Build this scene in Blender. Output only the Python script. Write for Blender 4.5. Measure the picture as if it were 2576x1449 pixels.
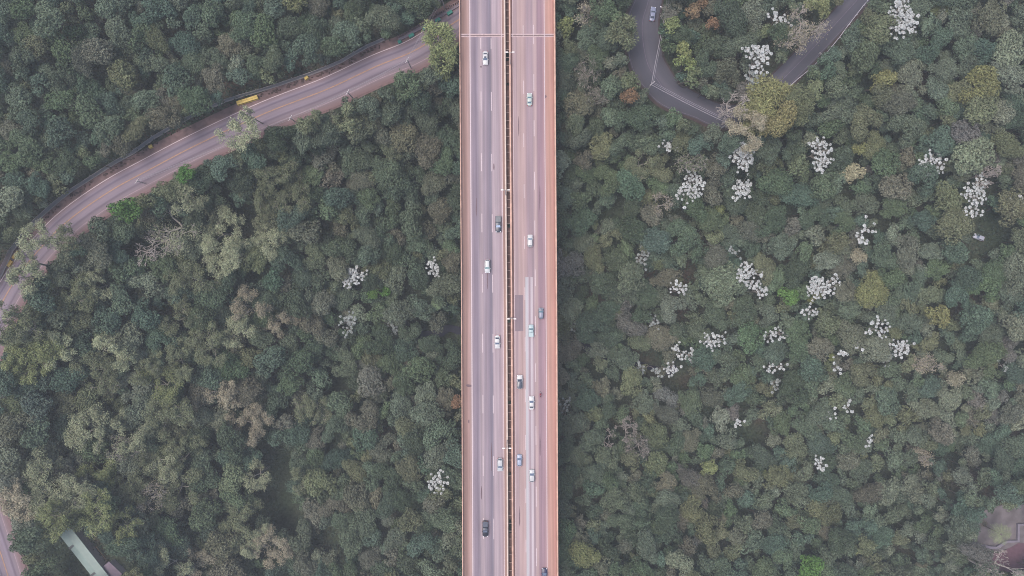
import bpy, math, random
import numpy as np
from mathutils import Vector
R = math.radians
random.seed(11); RNG = np.random.default_rng(5)
for o in list(bpy.data.objects): bpy.data.objects.remove(o)
SC = bpy.context.scene; COL = SC.collection
# ------------------------------------------------------------------ camera
ZC, ZD, FV = 276.0, 50.0, 1773.0            # camera height, deck height, focal length in view units (2576 wide)
cam = bpy.data.cameras.new('camera'); cam.sensor_width = 36; cam.lens = 36*FV/2576
cam.clip_end = 5000; cam.clip_start = 1
co = bpy.data.objects.new('camera', cam); COL.objects.link(co); co.location = (0, 0, ZC); SC.camera = co
# ------------------------------------------------------------------ sky, sun, exposure
SUN_EL, SUN_AZ = 72, 278
w = bpy.data.worlds.new('World'); SC.world = w; w.use_nodes = True
nt = w.node_tree; bg = nt.nodes['Background']
sky = nt.nodes.new('ShaderNodeTexSky'); sky.sky_type = 'NISHITA'; sky.sun_disc = False
sky.sun_elevation = R(SUN_EL); sky.sun_rotation = R(SUN_AZ); sky.dust_density = 4.0; sky.air_density = 1.0; sky.ozone_density = 1.0
nt.links.new(sky.outputs[0], bg.inputs[0]); bg.inputs[1].default_value = 0.10
sl = bpy.data.lights.new('sun', 'SUN'); sl.energy = 1.75; sl.angle = R(34); sl.color = (1.0, 0.90, 0.84)
so = bpy.data.objects.new('sun', sl); COL.objects.link(so)
so.rotation_euler = (R(90-SUN_EL), 0, R(180-SUN_AZ))
SC.view_settings.view_transform = 'Standard'; SC.view_settings.look = 'None'
SC.view_settings.exposure = 0.75; SC.view_settings.gamma = 1.0
SC.cycles.filter_width = 1.0; SC.cycles.denoising_prefilter = 'NONE'; SC.cycles.volume_bounces = 0; SC.cycles.max_bounces = 6; SC.cycles.diffuse_bounces = 3
# ------------------------------------------------------------------ helpers
def P(vx, vy, z):
    s = (ZC-z)/FV
    return ((vx-1288)*s, (724.5-vy)*s, z)
KL = (1.58, 1.56, 1.58); HZ = (0.022, 0.026, 0.032)
def lin(c): 
    c = c/255.0
    return c/12.92 if c <= .04045 else ((c+.055)/1.055)**2.4
def A(r, g, b): return tuple(max(.004, min(.85, (lin(v)-h)/k)) for v, h, k in zip((r, g, b), HZ, KL))
def mesh(name, verts, faces, uv=None, col=None):
    m = bpy.data.meshes.new(name); m.from_pydata([tuple(v) for v in verts], [], [tuple(f) for f in faces])
    if uv is not None:
        l = m.uv_layers.new(name='UVMap'); idx = np.empty(len(m.loops), int); m.loops.foreach_get('vertex_index', idx)
        l.data.foreach_set('uv', np.array(uv, float)[idx].ravel())
    m.update(); return m
def obj(name, m, mat=None, parent=None, loc=(0, 0, 0), rz=0, smooth=False):
    o = bpy.data.objects.new(name, m); COL.objects.link(o); o.location = loc; o.rotation_euler = (0, 0, rz)
    if mat is not None and m is not None and not m.materials: m.materials.append(mat)
    if smooth: m.polygons.foreach_set('use_smooth', [True]*len(m.polygons))
    if parent: o.parent = parent
    return o
def tag(o, label, cat, group=None):
    o['label'] = label; o['category'] = cat
    if group: o['group'] = group
    return o
def thing(name, label, cat, loc=(0, 0, 0), rz=0, group=None):
    return tag(obj(name, None, loc=loc, rz=rz), label, cat, group)
def struct(o, kind='structure'): o['kind'] = kind; return o
class MB:
    def __init__(s): s.v = []; s.f = []
    def box(s, x0, x1, y0, y1, z0, z1, top=1.0, topy=None):
        ty = top if topy is None else topy
        cx, cy = (x0+x1)/2, (y0+y1)/2; n = len(s.v)
        s.v += [(x0, y0, z0), (x1, y0, z0), (x1, y1, z0), (x0, y1, z0)]
        s.v += [(cx+(x-cx)*top, cy+(y-cy)*ty, z1) for x, y in ((x0, y0), (x1, y0), (x1, y1), (x0, y1))]
        s.f += [tuple(n+i for i in q) for q in ((3, 2, 1, 0), (4, 5, 6, 7), (0, 1, 5, 4), (1, 2, 6, 5), (2, 3, 7, 6), (3, 0, 4, 7))]
        return s
    def tube(s, pts, rad, n=6, cap=True):
        pts = [Vector(p) for p in pts]
        if not hasattr(rad, '__len__'): rad = [rad]*len(pts)
        b = len(s.v)
        for i, p in enumerate(pts):
            d = (pts[min(i+1, len(pts)-1)]-pts[max(i-1, 0)]).normalized()
            a = d.cross(Vector((0, 0, 1)) if abs(d.z) < .9 else Vector((1, 0, 0))).normalized(); c = d.cross(a)
            for k in range(n):
                t = 2*math.pi*k/n; s.v.append(tuple(p+(a*math.cos(t)+c*math.sin(t))*rad[i]))
        for i in range(len(pts)-1):
            for k in range(n):
                q = (k+1) % n; s.f.append((b+i*n+k, b+i*n+q, b+(i+1)*n+q, b+(i+1)*n+k))
        if cap:
            s.f.append(tuple(b+k for k in range(n))[::-1]); e = b+(len(pts)-1)*n; s.f.append(tuple(e+k for k in range(n)))
        return s
    def poly(s, pts, z0, z1):
        n = len(pts); b = len(s.v)
        s.v += [(x, y, z0) for x, y in pts]+[(x, y, z1) for x, y in pts]
        s.f.append(tuple(b+i for i in range(n))[::-1]); s.f.append(tuple(b+n+i for i in range(n)))
        for i in range(n): j = (i+1) % n; s.f.append((b+i, b+j, b+n+j, b+n+i))
        return s
    def obj(s, name, mat, parent=None, loc=(0, 0, 0), rz=0, smooth=False):
        return obj(name, mesh(name, s.v, s.f), mat, parent, loc, rz, smooth)
# ------------------------------------------------------------------ materials
def N(nt, t, **k):
    n = nt.nodes.new(t)
    for a, b in k.items(): setattr(n, a, b)
    return n
def mat(name, col, rough=.7, var=.12, scale=2.0, metal=0.0, spec=.3, bump=0.0):
    m = bpy.data.materials.new(name); m.use_nodes = True; t = m.node_tree; b = t.nodes['Principled BSDF']
    b.inputs['Roughness'].default_value = rough; b.inputs['Metallic'].default_value = metal
    b.inputs['Specular IOR Level'].default_value = spec
    tc = N(t, 'ShaderNodeTexCoord'); no = N(t, 'ShaderNodeTexNoise'); no.inputs['Scale'].default_value = scale
    no.inputs['Detail'].default_value = 6
    t.links.new(tc.outputs['Object'], no.inputs['Vector'])
    mr = N(t, 'ShaderNodeMapRange'); mr.inputs[1].default_value = .3; mr.inputs[2].default_value = .7
    mr.inputs[3].default_value = 1-var; mr.inputs[4].default_value = 1+var
    t.links.new(no.outputs[0], mr.inputs[0])
    mx = N(t, 'ShaderNodeVectorMath', operation='SCALE'); mx.inputs[0].default_value = col[:3]
    t.links.new(mr.outputs[0], mx.inputs['Scale']); t.links.new(mx.outputs[0], b.inputs['Base Color'])
    if bump:
        bp = N(t, 'ShaderNodeBump'); bp.inputs['Strength'].default_value = bump
        t.links.new(no.outputs[0], bp.inputs['Height']); t.links.new(bp.outputs[0], b.inputs['Normal'])
    return m
def glass_mat(name, col): return mat(name, col, rough=.12, var=.05, spec=.6)
def ramp_mat(name, stops, width, rough=.8, streak=.10, patch=.08):
    """base colour banded across the road (u in metres), streaked along it by traffic"""
    m = bpy.data.materials.new(name); m.use_nodes = True; t = m.node_tree; b = t.nodes['Principled BSDF']
    b.inputs['Roughness'].default_value = rough; b.inputs['Specular IOR Level'].default_value = .25
    uv = N(t, 'ShaderNodeUVMap'); sep = N(t, 'ShaderNodeSeparateXYZ'); t.links.new(uv.outputs[0], sep.inputs[0])
    def noise(sx, sy, det):
        mp = N(t, 'ShaderNodeMapping'); mp.inputs['Scale'].default_value = (sx, sy, 1); t.links.new(uv.outputs[0], mp.inputs[0])
        n = N(t, 'ShaderNodeTexNoise'); n.inputs['Scale'].default_value = 1; n.inputs['Detail'].default_value = det
        t.links.new(mp.outputs[0], n.inputs['Vector']); return n.outputs[0]
    n1 = noise(1.6, .022, 3); n2 = noise(.25, .05, 4); n3 = noise(5, 5, 5); n4 = noise(.5, .012, 1)
    wob = N(t, 'ShaderNodeMath', operation='MULTIPLY_ADD'); wob.inputs[1].default_value = .5; wob.inputs[2].default_value = -.25
    t.links.new(n4, wob.inputs[0])
    ad = N(t, 'ShaderNodeMath', operation='ADD'); t.links.new(sep.outputs[0], ad.inputs[0]); t.links.new(wob.outputs[0], ad.inputs[1])
    dv = N(t, 'ShaderNodeMath', operation='DIVIDE'); dv.inputs[1].default_value = width; t.links.new(ad.outputs[0], dv.inputs[0])
    cr = N(t, 'ShaderNodeValToRGB'); e = cr.color_ramp.elements
    while len(e) > 1: e.remove(e[-1])
    e[0].position = stops[0][0]/width; e[0].color = (*stops[0][1], 1)
    for p, c in stops[1:]: q = e.new(min(1, p/width)); q.color = (*c, 1)
    t.links.new(dv.outputs[0], cr.inputs[0])
    cur = cr.outputs[0]
    for n, a in ((n1, streak), (n2, patch), (n3, .05)):
        mr = N(t, 'ShaderNodeMapRange'); mr.inputs[1].default_value = .3; mr.inputs[2].default_value = .7
        mr.inputs[3].default_value = 1-a; mr.inputs[4].default_value = 1+a; t.links.new(n, mr.inputs[0])
        mx = N(t, 'ShaderNodeVectorMath', operation='SCALE'); t.links.new(cur, mx.inputs[0]); t.links.new(mr.outputs[0], mx.inputs['Scale'])
        cur = mx.outputs[0]
    t.links.new(cur, b.inputs['Base Color']); return m
def leaf_mat():
    m = bpy.data.materials.new('foliage'); m.use_nodes = True; t = m.node_tree; b = t.nodes['Principled BSDF']
    b.inputs['Roughness'].default_value = .65; b.inputs['Specular IOR Level'].default_value = .25
    at = N(t, 'ShaderNodeAttribute', attribute_name='Col'); oi = N(t, 'ShaderNodeAttribute', attribute_name='tcol', attribute_type='INSTANCER')
    mx = N(t, 'ShaderNodeMix', data_type='RGBA', blend_type='MULTIPLY'); mx.inputs[0].default_value = 1
    t.links.new(at.outputs['Color'], mx.inputs[6]); t.links.new(oi.outputs['Color'], mx.inputs[7])
    t.links.new(mx.outputs[2], b.inputs['Base Color']); return m
M_LEAF = leaf_mat()
M_BARK = mat('bark', (.13, .11, .095), .9, .25, 3)
M_PALEBARK = mat('pale_bark', (.36, .33, .30), .85, .2, 2)
M_TWIG = mat('dry_twigs', (.40, .36, .335), .9, .2, 2)
M_LINE = mat('road_paint', A(238, 220, 228), .6, .12, 3)
M_YLINE = mat('yellow_road_paint', A(192, 152, 128), .6, .2, 1)
M_CREAM = mat('cream_painted_concrete', A(250, 228, 218), .8, .10, .8)
M_ORANGE = mat('dusty_orange_concrete', A(240, 198, 182), .8, .22, .5)
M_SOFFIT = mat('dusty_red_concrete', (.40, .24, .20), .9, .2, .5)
M_STEEL = mat('pale_steel', (.50, .47, .47), .5, .08, 2, metal=0)
M_CONC = mat('concrete', (.34, .31, .31), .9, .15, 1.2)
# ------------------------------------------------------------------ terrain
def seg_dist(x, y, pts):
    d = np.full(np.shape(x), 1e9)
    for (ax, ay), (bx, by) in zip(pts[:-1], pts[1:]):
        dx, dy = bx-ax, by-ay; t = np.clip(((x-ax)*dx+(y-ay)*dy)/(dx*dx+dy*dy+1e-9), 0, 1)
        d = np.minimum(d, np.hypot(x-ax-t*dx, y-ay-t*dy))
    return d
STREAM_V = [(600, 1800), (650, 1500), (720, 1330), (735, 1180), (800, 1050), (880, 945), (980, 865), (1100, 835), (1200, 828), (1400, 850),
            (1540, 905), (1700, 935), (1810, 1000), (1900, 1080), (2000, 1150), (2200, 1240), (2500, 1420), (2800, 1700)]
STREAM = [P(a, b, 0)[:2] for a, b in STREAM_V]
ZL, ZR = 40.0, 42.0
LROAD_V = [(1420, -110), (1300, -55), (1200, 20), (1135, 62), (1090, 98), (1031, 133), (944, 168), (819, 226), (669, 284), (500, 362), (375, 427), (275, 482),
           (175, 552), (110, 615), (50, 688), (2, 768), (-36, 870), (-74, 1000), (-70, 1150), (-32, 1290), (20, 1449), (62, 1600)]
RROAD_V = [(1640, -160), (1634, -60), (1631, 0), (1617, 50), (1617, 100), (1629, 160), (1650, 195), (1685, 236), (1757, 270), (1801, 289),
           (1860, 291), (1912, 264), (1957, 212), (2032, 135), (2132, 27), (2200, -50), (2300, -170)]
RROAD_W = [33, 33, 34, 39, 42, 42, 40, 36, 29, 29, 28, 27, 26, 25, 25, 25, 25]
def spline(pts, n=6):
    out = []
    for i in range(len(pts)-1):
        p0, p1, p2, p3 = [np.array(pts[max(0, min(len(pts)-1, i+k))], float) for k in (-1, 0, 1, 2)]
        for t in np.arange(n)/n:
            out.append(tuple(.5*((2*p1)+(-p0+p2)*t+(2*p0-5*p1+4*p2-p3)*t*t+(-p0+3*p1-3*p2+p3)*t**3)))
    return out+[tuple(pts[-1])]
LROAD = [P(a, b, ZL)[:2] for a, b in spline(LROAD_V)]
RR = spline([(a, b, w) for (a, b), w in zip(RROAD_V, RROAD_W)])
RROAD = [P(a, b, ZR)[:2] for a, b, w in RR]; RRW = [w*(ZC-ZR)/FV for a, b, w in RR]
PADS = [(LROAD, ZL-.25, 8.5, 22), (RROAD, ZR-.25, 8, 20),
        ([P(170, 1350, 38)[:2], P(270, 1480, 38)[:2]], 37, 9, 22),
        ([P(2510, 1320, 32)[:2], P(2560, 1400, 32)[:2], P(2640, 1400, 32)[:2]], 32, 14, 26)]
def terr(x, y):
    x = np.asarray(x, float); y = np.asarray(y, float)
    d = seg_dist(x, y, STREAM)
    z = 44*(1-np.exp(-(d/82)**1.45)) - 1.3*np.exp(-(d/5)**2)
    z = z + .9*np.sin(x*.11+y*.07)*np.cos(y*.13-x*.05)*np.clip(d/20, 0, 1) + .5*np.sin(x*.31+1)*np.sin(y*.27)
    for pts, zp, r0, r1 in PADS:
        w = np.clip((r1-seg_dist(x, y, pts))/(r1-r0), 0, 1); w = w*w*(3-2*w); z = z*(1-w)+zp*w
    return z
gx = np.concatenate([[-900, -600, -400, -300], np.arange(-250, 250.1, 2.5), [300, 400, 600, 900]])
gy = np.concatenate([[-900, -600, -350, -200], np.arange(-150, 150.1, 2.5), [200, 350, 600, 900]])
GX, GY = np.meshgrid(gx, gy); GZ = terr(GX, GY); nx = len(gx)
_tx = np.arange(-260, 260.1, 2.0); _ty = np.arange(-170, 170.1, 2.0); _TX, _TY = np.meshgrid(_tx, _ty); _TZ = terr(_TX, _TY)
def tz(x, y):
    i = min(max((x+260)/2, 0), len(_tx)-1.001); j = min(max((y+170)/2, 0), len(_ty)-1.001); a, b = int(i), int(j); u, v = i-a, j-b
    return float((_TZ[b, a]*(1-u)+_TZ[b, a+1]*u)*(1-v)+(_TZ[b+1, a]*(1-u)+_TZ[b+1, a+1]*u)*v)
V = np.stack([GX.ravel(), GY.ravel(), GZ.ravel()], 1)
F = [(j*nx+i, j*nx+i+1, (j+1)*nx+i+1, (j+1)*nx+i) for j in range(len(gy)-1) for i in range(nx-1)]
def ground_mat():
    m = bpy.data.materials.new('forest_floor'); m.use_nodes = True; t = m.node_tree; b = t.nodes['Principled BSDF']
    b.inputs['Roughness'].default_value = .95; b.inputs['Specular IOR Level'].default_value = .1
    tc = N(t, 'ShaderNodeTexCoord')
    n1 = N(t, 'ShaderNodeTexNoise'); n1.inputs['Scale'].default_value = .05; n1.inputs['Detail'].default_value = 8
    n2 = N(t, 'ShaderNodeTexNoise'); n2.inputs['Scale'].default_value = 1.1; n2.inputs['Detail'].default_value = 6
    for n in (n1, n2): t.links.new(tc.outputs['Object'], n.inputs['Vector'])
    cr = N(t, 'ShaderNodeValToRGB'); e = cr.color_ramp.elements; e[0].position = .35; e[0].color = (.035, .05, .03, 1); e[1].position = .68; e[1].color = (.065, .048, .038, 1)
    q = e.new(.52); q.color = (.042, .050, .034, 1)
    t.links.new(n1.outputs[0], cr.inputs[0])
    mr = N(t, 'ShaderNodeMapRange'); mr.inputs[1].default_value = .3; mr.inputs[2].default_value = .7; mr.inputs[3].default_value = .5; mr.inputs[4].default_value = 1.5
    t.links.new(n2.outputs[0], mr.inputs[0])
    mx = N(t, 'ShaderNodeVectorMath', operation='SCALE'); t.links.new(cr.outputs[0], mx.inputs[0]); t.links.new(mr.outputs[0], mx.inputs['Scale'])
    t.links.new(mx.outputs[0], b.inputs['Base Color'])
    bp = N(t, 'ShaderNodeBump'); bp.inputs['Strength'].default_value = .8; bp.inputs['Distance'].default_value = .5
    t.links.new(n2.outputs[0], bp.inputs['Height']); t.links.new(bp.outputs[0], b.inputs['Normal']); return m
struct(obj('ground', mesh('ground', V, F), ground_mat(), smooth=True))
def ribbon(pts, a, b, z, uoff=0.0):
    """sheet along a world polyline between lateral offsets a (left) and b (right), metres or lists"""
    n = len(pts); a = a if hasattr(a, '__len__') else [a]*n; b = b if hasattr(b, '__len__') else [b]*n
    v, uv, L = [], [], 0
    for i, p in enumerate(pts):
        p = Vector(p); d = (Vector(pts[min(i+1, n-1)])-Vector(pts[max(i-1, 0)])).normalized(); nrm = Vector((d.y, -d.x))
        if i: L += (p-Vector(pts[i-1])).length
        for s in (a[i], b[i]): q = p+nrm*s; v.append((q.x, q.y, z)); uv.append((s+uoff, L))
    return v, [(2*i, 2*i+1, 2*i+3, 2*i+2) for i in range(n-1)], uv
def rib(name, pts, a, b, z, m, parent=None, uoff=0.0):
    v, f, uv = ribbon(pts, a, b, z, uoff); return obj(name, mesh(name, v, f, uv), m, parent)
# stream
sw = mat('stream_water', (.012, .012, .028), .5, .3, .5, spec=.12)
v, f, uv = ribbon([P(a, b, 0)[:2] for a, b in spline(STREAM_V[6:12], 17)], [-1.5+.7*math.sin(i*.5) for i in range(86)], [1.5+.7*math.cos(i*.7) for i in range(86)], -.35); struct(obj('stream', mesh('stream', v, f, uv), sw))
# left road: direction of polyline is right->left, so 'a' (negative) is the downhill side
dl = (ZC-ZL)/FV
M_DIRT = mat('red_dirt_verge', A(142, 120, 122), .95, .28, .6, bump=.4)
struct(rib('verge', LROAD, -7.1, 6.9, ZL-.14, M_DIRT))
lr_st = [(0, A(150, 124, 128)), (1.4, A(148, 128, 134)), (2.2, A(158, 142, 152)), (3.3, A(152, 139, 152)), (3.9, A(130, 118, 134)), (4.5, A(158, 146, 162)), (5.6, A(162, 148, 162)),
         (6.2, A(150, 137, 150)), (6.9, A(158, 144, 157)), (7.9, A(152, 140, 155)), (8.4, A(126, 116, 136)), (8.9, A(158, 146, 162)), (10.0, A(156, 138, 148)), (10.9, A(148, 126, 128))]
M_LROAD = ramp_mat('dusty_lilac_asphalt', lr_st, 10.9, streak=.07)
lroad = struct(rib('road', LROAD, -6.5, 4.4, ZL, M_LROAD, uoff=6.5))
rib('centre_line', LROAD, -.16, .16, ZL+.004, M_YLINE, lroad); rib('edge_line', LROAD, 3.85, 4.05, ZL+.004, M_LINE, lroad); rib('edge_line', LROAD, -4.35, -4.18, ZL+.004, mat('worn_road_paint', A(188, 165, 176), .7, .2, 1), lroad)
# right road
M_DIRT2 = mat('dark_dirt_verge', A(92, 82, 86), .95, .25, .6, bump=.4)
struct(rib('verge', RROAD, [-w-.6 for w in RRW], [w+.9 for w in RRW], ZR-.14, M_DIRT2))
M_RROAD = ramp_mat('blue_grey_asphalt', [(0, A(104, 100, 110)), (1.5, A(101, 101, 114)), (3.5, A(106, 106, 120)), (4.8, A(116, 114, 128)), (5.6, A(102, 102, 116)), (8, A(98, 99, 113)), (11.5, A(102, 100, 110))], 11.5, streak=.05)
rroad = struct(rib('road', RROAD, [-w for w in RRW], RRW, ZR, M_RROAD, uoff=5.7))
M_WORN = mat('faded_road_paint', A(128, 120, 140), .7, .25, 1)
rib('centre_line', RROAD, -.1, .1, ZR+.004, M_WORN, rroad)
rib('edge_line', RROAD, [w-.5 for w in RRW], [w-.36 for w in RRW], ZR+.004, M_WORN, rroad)
# ------------------------------------------------------------------ viaduct
SD = (ZC-ZD)/FV
def off(vy): return float(np.interp(vy, [-600, 0, 362, 724, 1087, 1449, 2000], [-3, 0, 2.1, 4.8, 6.5, 8, 9.5]))
VYS = list(np.arange(-500, 1951, 35.0))
def DX(u, vy): return (u+off(vy)-1288)*SD
def DY(vy): return (724.5-vy)*SD
def dstrip(name, u0, u1, z, m, parent, vys=None, ub=None):
    vys = VYS if vys is None else vys; ub = u0 if ub is None else ub; v, uv = [], []
    for q in vys:
        for u in (u0, u1): v.append((DX(u, q), DY(q), z)); uv.append(((u-ub)*SD, DY(q)))
    return obj(name, mesh(name, v, [(2*i, 2*i+2, 2*i+3, 2*i+1) for i in range(len(vys)-1)], uv), m, parent)
def dbeam(name, prof, m, parent, vys=None):
    """prof: closed list of (u, z) points, swept along the deck"""
    vys = VYS if vys is None else vys; k = len(prof); v = [(DX(u, q), DY(q), z) for q in vys for u, z in prof]; f = []
    for i in range(len(vys)-1):
        for j in range(k): l = (j+1) % k; f.append((i*k+j, i*k+l, (i+1)*k+l, (i+1)*k+j))
    f += [tuple(range(k)), tuple((len(vys)-1)*k+j for j in range(k))[::-1]]
    return obj(name, mesh(name, v, f), m, parent)
st_l = [(1158, A(166, 139, 140)), (1165, A(160, 134, 134)), (1169, A(172, 144, 144)), (1174, A(196, 165, 166)), (1180, A(194, 170, 174)), (1182, A(178, 164, 180)), (1187, A(164, 151, 170)), (1194, A(158, 146, 166)), (1199, A(164, 152, 171)),
        (1204, A(182, 168, 182)), (1209, A(192, 176, 190)), (1214, A(176, 163, 180)), (1220, A(172, 158, 176)), (1227, A(156, 146, 166)), (1232, A(150, 143, 163)), (1234, A(178, 165, 180)), (1238, A(202, 184, 200)),
        (1244, A(196, 181, 195)), (1250, A(188, 172, 188)), (1258, A(196, 176, 190)), (1261, A(182, 152, 152)), (1267, A(176, 150, 148))]
st_r = [(1284, A(150, 120, 124)), (1288, A(152, 122, 126)), (1290, A(196, 176, 186)), (1297, A(188, 168, 180)), (1301, A(202, 180, 186)), (1308, A(200, 176, 182)), (1314, A(208, 184, 190)), (1319, A(196, 172, 182)), (1325, A(178, 160, 176)), (1331, A(186, 166, 180)),
        (1337, A(176, 158, 174)), (1342, A(206, 184, 192)), (1347, A(198, 176, 184)), (1350, A(174, 150, 168)), (1358, A(180, 155, 172)), (1365, A(190, 160, 175)), (1369, A(200, 165, 168)), (1374, A(212, 172, 168)), (1382, A(208, 168, 162)), (1389, A(204, 158, 156)), (1392, A(186, 146, 140))]
st_l = [(u, (c[0]*.985, c[1]*.975, c[2]*.92)) for u, c in st_l]; st_r = [(u, (c[0]*1.0, c[1]*.97, c[2]*.91)) for u, c in st_r]
M_DL = ramp_mat('lilac_dusty_asphalt', [((u-1158)*SD, c) for u, c in st_l], 110*SD, streak=.17, patch=.09)
M_DR = ramp_mat('pink_dusty_asphalt', [((u-1284)*SD, c) for u, c in st_r], 109*SD, streak=.15, patch=.08)
def viaduct(label, a, b, ci, co_, mi, mo, flip):
    """a,b = slab edges; ci/co_ = widths of west and east parapet in view units"""
    t = thing('viaduct', label, 'viaduct', P(1288, 724.5, 0))
    t.location = (0, 0, 0)
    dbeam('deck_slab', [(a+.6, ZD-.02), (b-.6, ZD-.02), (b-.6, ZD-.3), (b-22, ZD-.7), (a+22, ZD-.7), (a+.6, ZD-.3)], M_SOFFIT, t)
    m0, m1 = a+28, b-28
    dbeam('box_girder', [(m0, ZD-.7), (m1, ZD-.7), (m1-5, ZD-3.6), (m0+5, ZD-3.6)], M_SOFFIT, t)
    dstrip('road_surface', a+ci-.2, b-co_+.2, ZD, mi, t, ub=a+ci-.2+.2)
    for u0, u1, mm in ((a, a+ci, mo[0]), (b-co_, b, mo[1])):
        dbeam('parapet', [(u0, ZD-.5), (u1, ZD-.5), (u1, ZD+.2), (u1-.9, ZD+.95), (u0+.5, ZD+.95), (u0, ZD+.2)], mm, t)
    for vy in (-110, 340, 1010, 1560):
        cx = DX((a+b)/2, vy); cy = DY(vy); g = float(terr(cx, cy))
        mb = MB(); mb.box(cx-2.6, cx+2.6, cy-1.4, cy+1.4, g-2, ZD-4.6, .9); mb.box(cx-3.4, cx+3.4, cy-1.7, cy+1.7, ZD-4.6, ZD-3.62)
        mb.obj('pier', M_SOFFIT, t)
    # expansion joint: two pale bands with a dark slot
    for z0, z1, mm, nm in ((84.9, 88.1, M_JOINT, 'expansion_joint'), (88.1, 90.0, M_SLOT, 'joint_slot'), (90.0, 93.0, M_JOINT, 'expansion_joint')):
        dstrip(nm, a+ci, b-co_, ZD+.006, mm, t, vys=[z0, z1])
    return t
M_JOINT = mat('joint_concrete', A(222, 198, 202), .8, .2, 1.5)
M_SLOT = mat('joint_rubber', (.12, .08, .08), .9)
VL = viaduct('western viaduct deck with lilac dusty asphalt, left of the median gap', 1155, 1271.6, 3.4, 4.4, M_DL, (M_ORANGE, M_CREAM), 0)
VR = viaduct('eastern viaduct deck with pinkish asphalt, right of the median gap', 1279.6, 1396.9, 5.0, 4.5, M_DR, (M_ORANGE, M_ORANGE), 0)
for par, u, wd in ((VL, 1181.6, 2.4), (VL, 1260.8, 1.7), (VR, 1289.4, 1.2), (VR, 1368.6, 1.8)):
    dstrip('edge_line', u-wd/2, u+wd/2, ZD+.010, M_LINE, par)
def dashes(par, u, wd, spans):
    for a, b in spans:
        v, f = [], []; a /= 1.4907; b /= 1.4907; n = 0
        v += [(DX(u-wd/2, a), DY(a), ZD+.010), (DX(u+wd/2, a), DY(a), ZD+.010), (DX(u+wd/2, b), DY(b), ZD+.010), (DX(u-wd/2, b), DY(b), ZD+.010)]
        f.append((n+3, n+2, n+1, n))
        obj('lane_marking', mesh('lane_marking', v, f), M_LINE, par)
l1 = [(-345, -275), (-118, -48), (142, 183), (343, 415), (575, 642), (801, 871), (1028, 1097), (1251, 1322), (1481, 1550), (1709, 1784), (1943, 2022), (2175, 2245)]
dashes(VL, 1208.7, 1.9, l1); dashes(VL, 1234.7, 1.8, [(a+2, b) for a, b in l1])
dashes(VR, 1315.5, 1.5, [(-95, -45), (95, 134), (302, 352), (500, 551), (691, 743), (885, 933), (1077, 1125), (1264, 1318), (1460, 1508), (1631, 1687), (1832, 1886), (2024, 2071), (2220, 2270)])
dashes(VR, 1341.8, 1.8, [(-90, -20), (93, 133), (140, 164), (278, 341), (451, 511), (644, 711), (827, 883), (1010, 1073), (1186, 1255), (1363, 1432), (1598, 1668), (1825, 1900), (2056, 2123)])
# pale resurfaced strip, dark patch, stains
def patch(u0, u1, v0, v1, c, par, nm, dz=.004, var=.06, both=None):
    vys = list(np.linspace(v0, v1, max(2, int((v1-v0)/30))))
    m = ramp_mat(nm, both or [(0, c), ((u1-u0)*SD, c)], (u1-u0)*SD, streak=var, patch=var) 
    return dstrip('asphalt_patch', u0, u1, ZD+dz, m, par, vys)
w_ = 19.5*SD
patch(1321.5-4.8, 1341-4.8, 697, 1950, None, VR, 'pale_resurfaced_strip', both=[(0, A(208, 202, 210)), (.22*w_, A(218, 216, 224)), (.38*w_, A(210, 196, 208)), (.5*w_, A(184, 166, 176)), (.62*w_, A(188, 170, 180)), (.74*w_, A(222, 210, 220)), (w_, A(216, 200, 208))])
patch(1290.7, 1311, 742, 833, A(158, 142, 152), VR, 'dark_repair_patch')
for u, vy, wv, hv in ((1174.5, 970, 9, 3.6), (1195, 520, 1.4, 26), (1222, 700, 1.2, 34), (1230, 1150, 1.3, 40), (1204, 1240, 1.6, 18), (1303, 320, 1.3, 30), (1355, 500, 1.4, 34), (1352, 1120, 1.5, 30), (1300, 1300, 1.4, 26), (1173, 1060, 1.8, 6), (1209, 168, 2, 3), (1240, 420, 1.6, 9), (1371, 243, 3, 4)):
    pts = [(DX(u+wv*math.cos(t)*random.uniform(.8, 1.1), vy), DY(vy+hv*math.sin(t)*random.uniform(.7, 1.1)), ZD+.008) for t in np.linspace(0, 2*math.pi, 14)[:-1]]
    obj('stain', mesh('stain', pts, [tuple(range(13))[::-1]]), mat('oil_stain', A(132, 112, 122), .8, .2, 2), VL if u < 1275 else VR)
M_TRAY = mat('maroon_drain_slab', (.13, .075, .068), .9, .3, .6)
for v0, v1 in ((-300, 128), (150, 205), (212, 560), (572, 800), (812, 1010), (1018, 1190), (1200, 1310), (1345, 1800)):
    dbeam('drain_slab', [(1271.7, ZD-1.5), (1279.5, ZD-1.5), (1279.5, ZD-1.35), (1271.7, ZD-1.35)], M_TRAY, VL, vys=list(np.linspace(v0, v1, max(2, int((v1-v0)/35)))))
# cross bars in the gap
M_BAR = mat('pale_cross_bar', (.33, .25, .24), .8)
bar0 = None
for i in range(92):
    vy = 5+i*19.9-200
    if 66 <= i*1 and i in (71, 74) or i in (20, 21): continue
    x0, x1 = DX(1272.2, vy), DX(1279.3, vy)
    if bar0 is None:
        bar0 = MB().box(-.5, .5, -.09, .09, 0, .12).obj('cross_bar', M_BAR, VL); b_ = bar0
    else: b_ = bar0.copy(); COL.objects.link(b_); b_.parent = VL
    b_.location = ((x0+x1)/2, DY(vy), ZD-.55)
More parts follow.
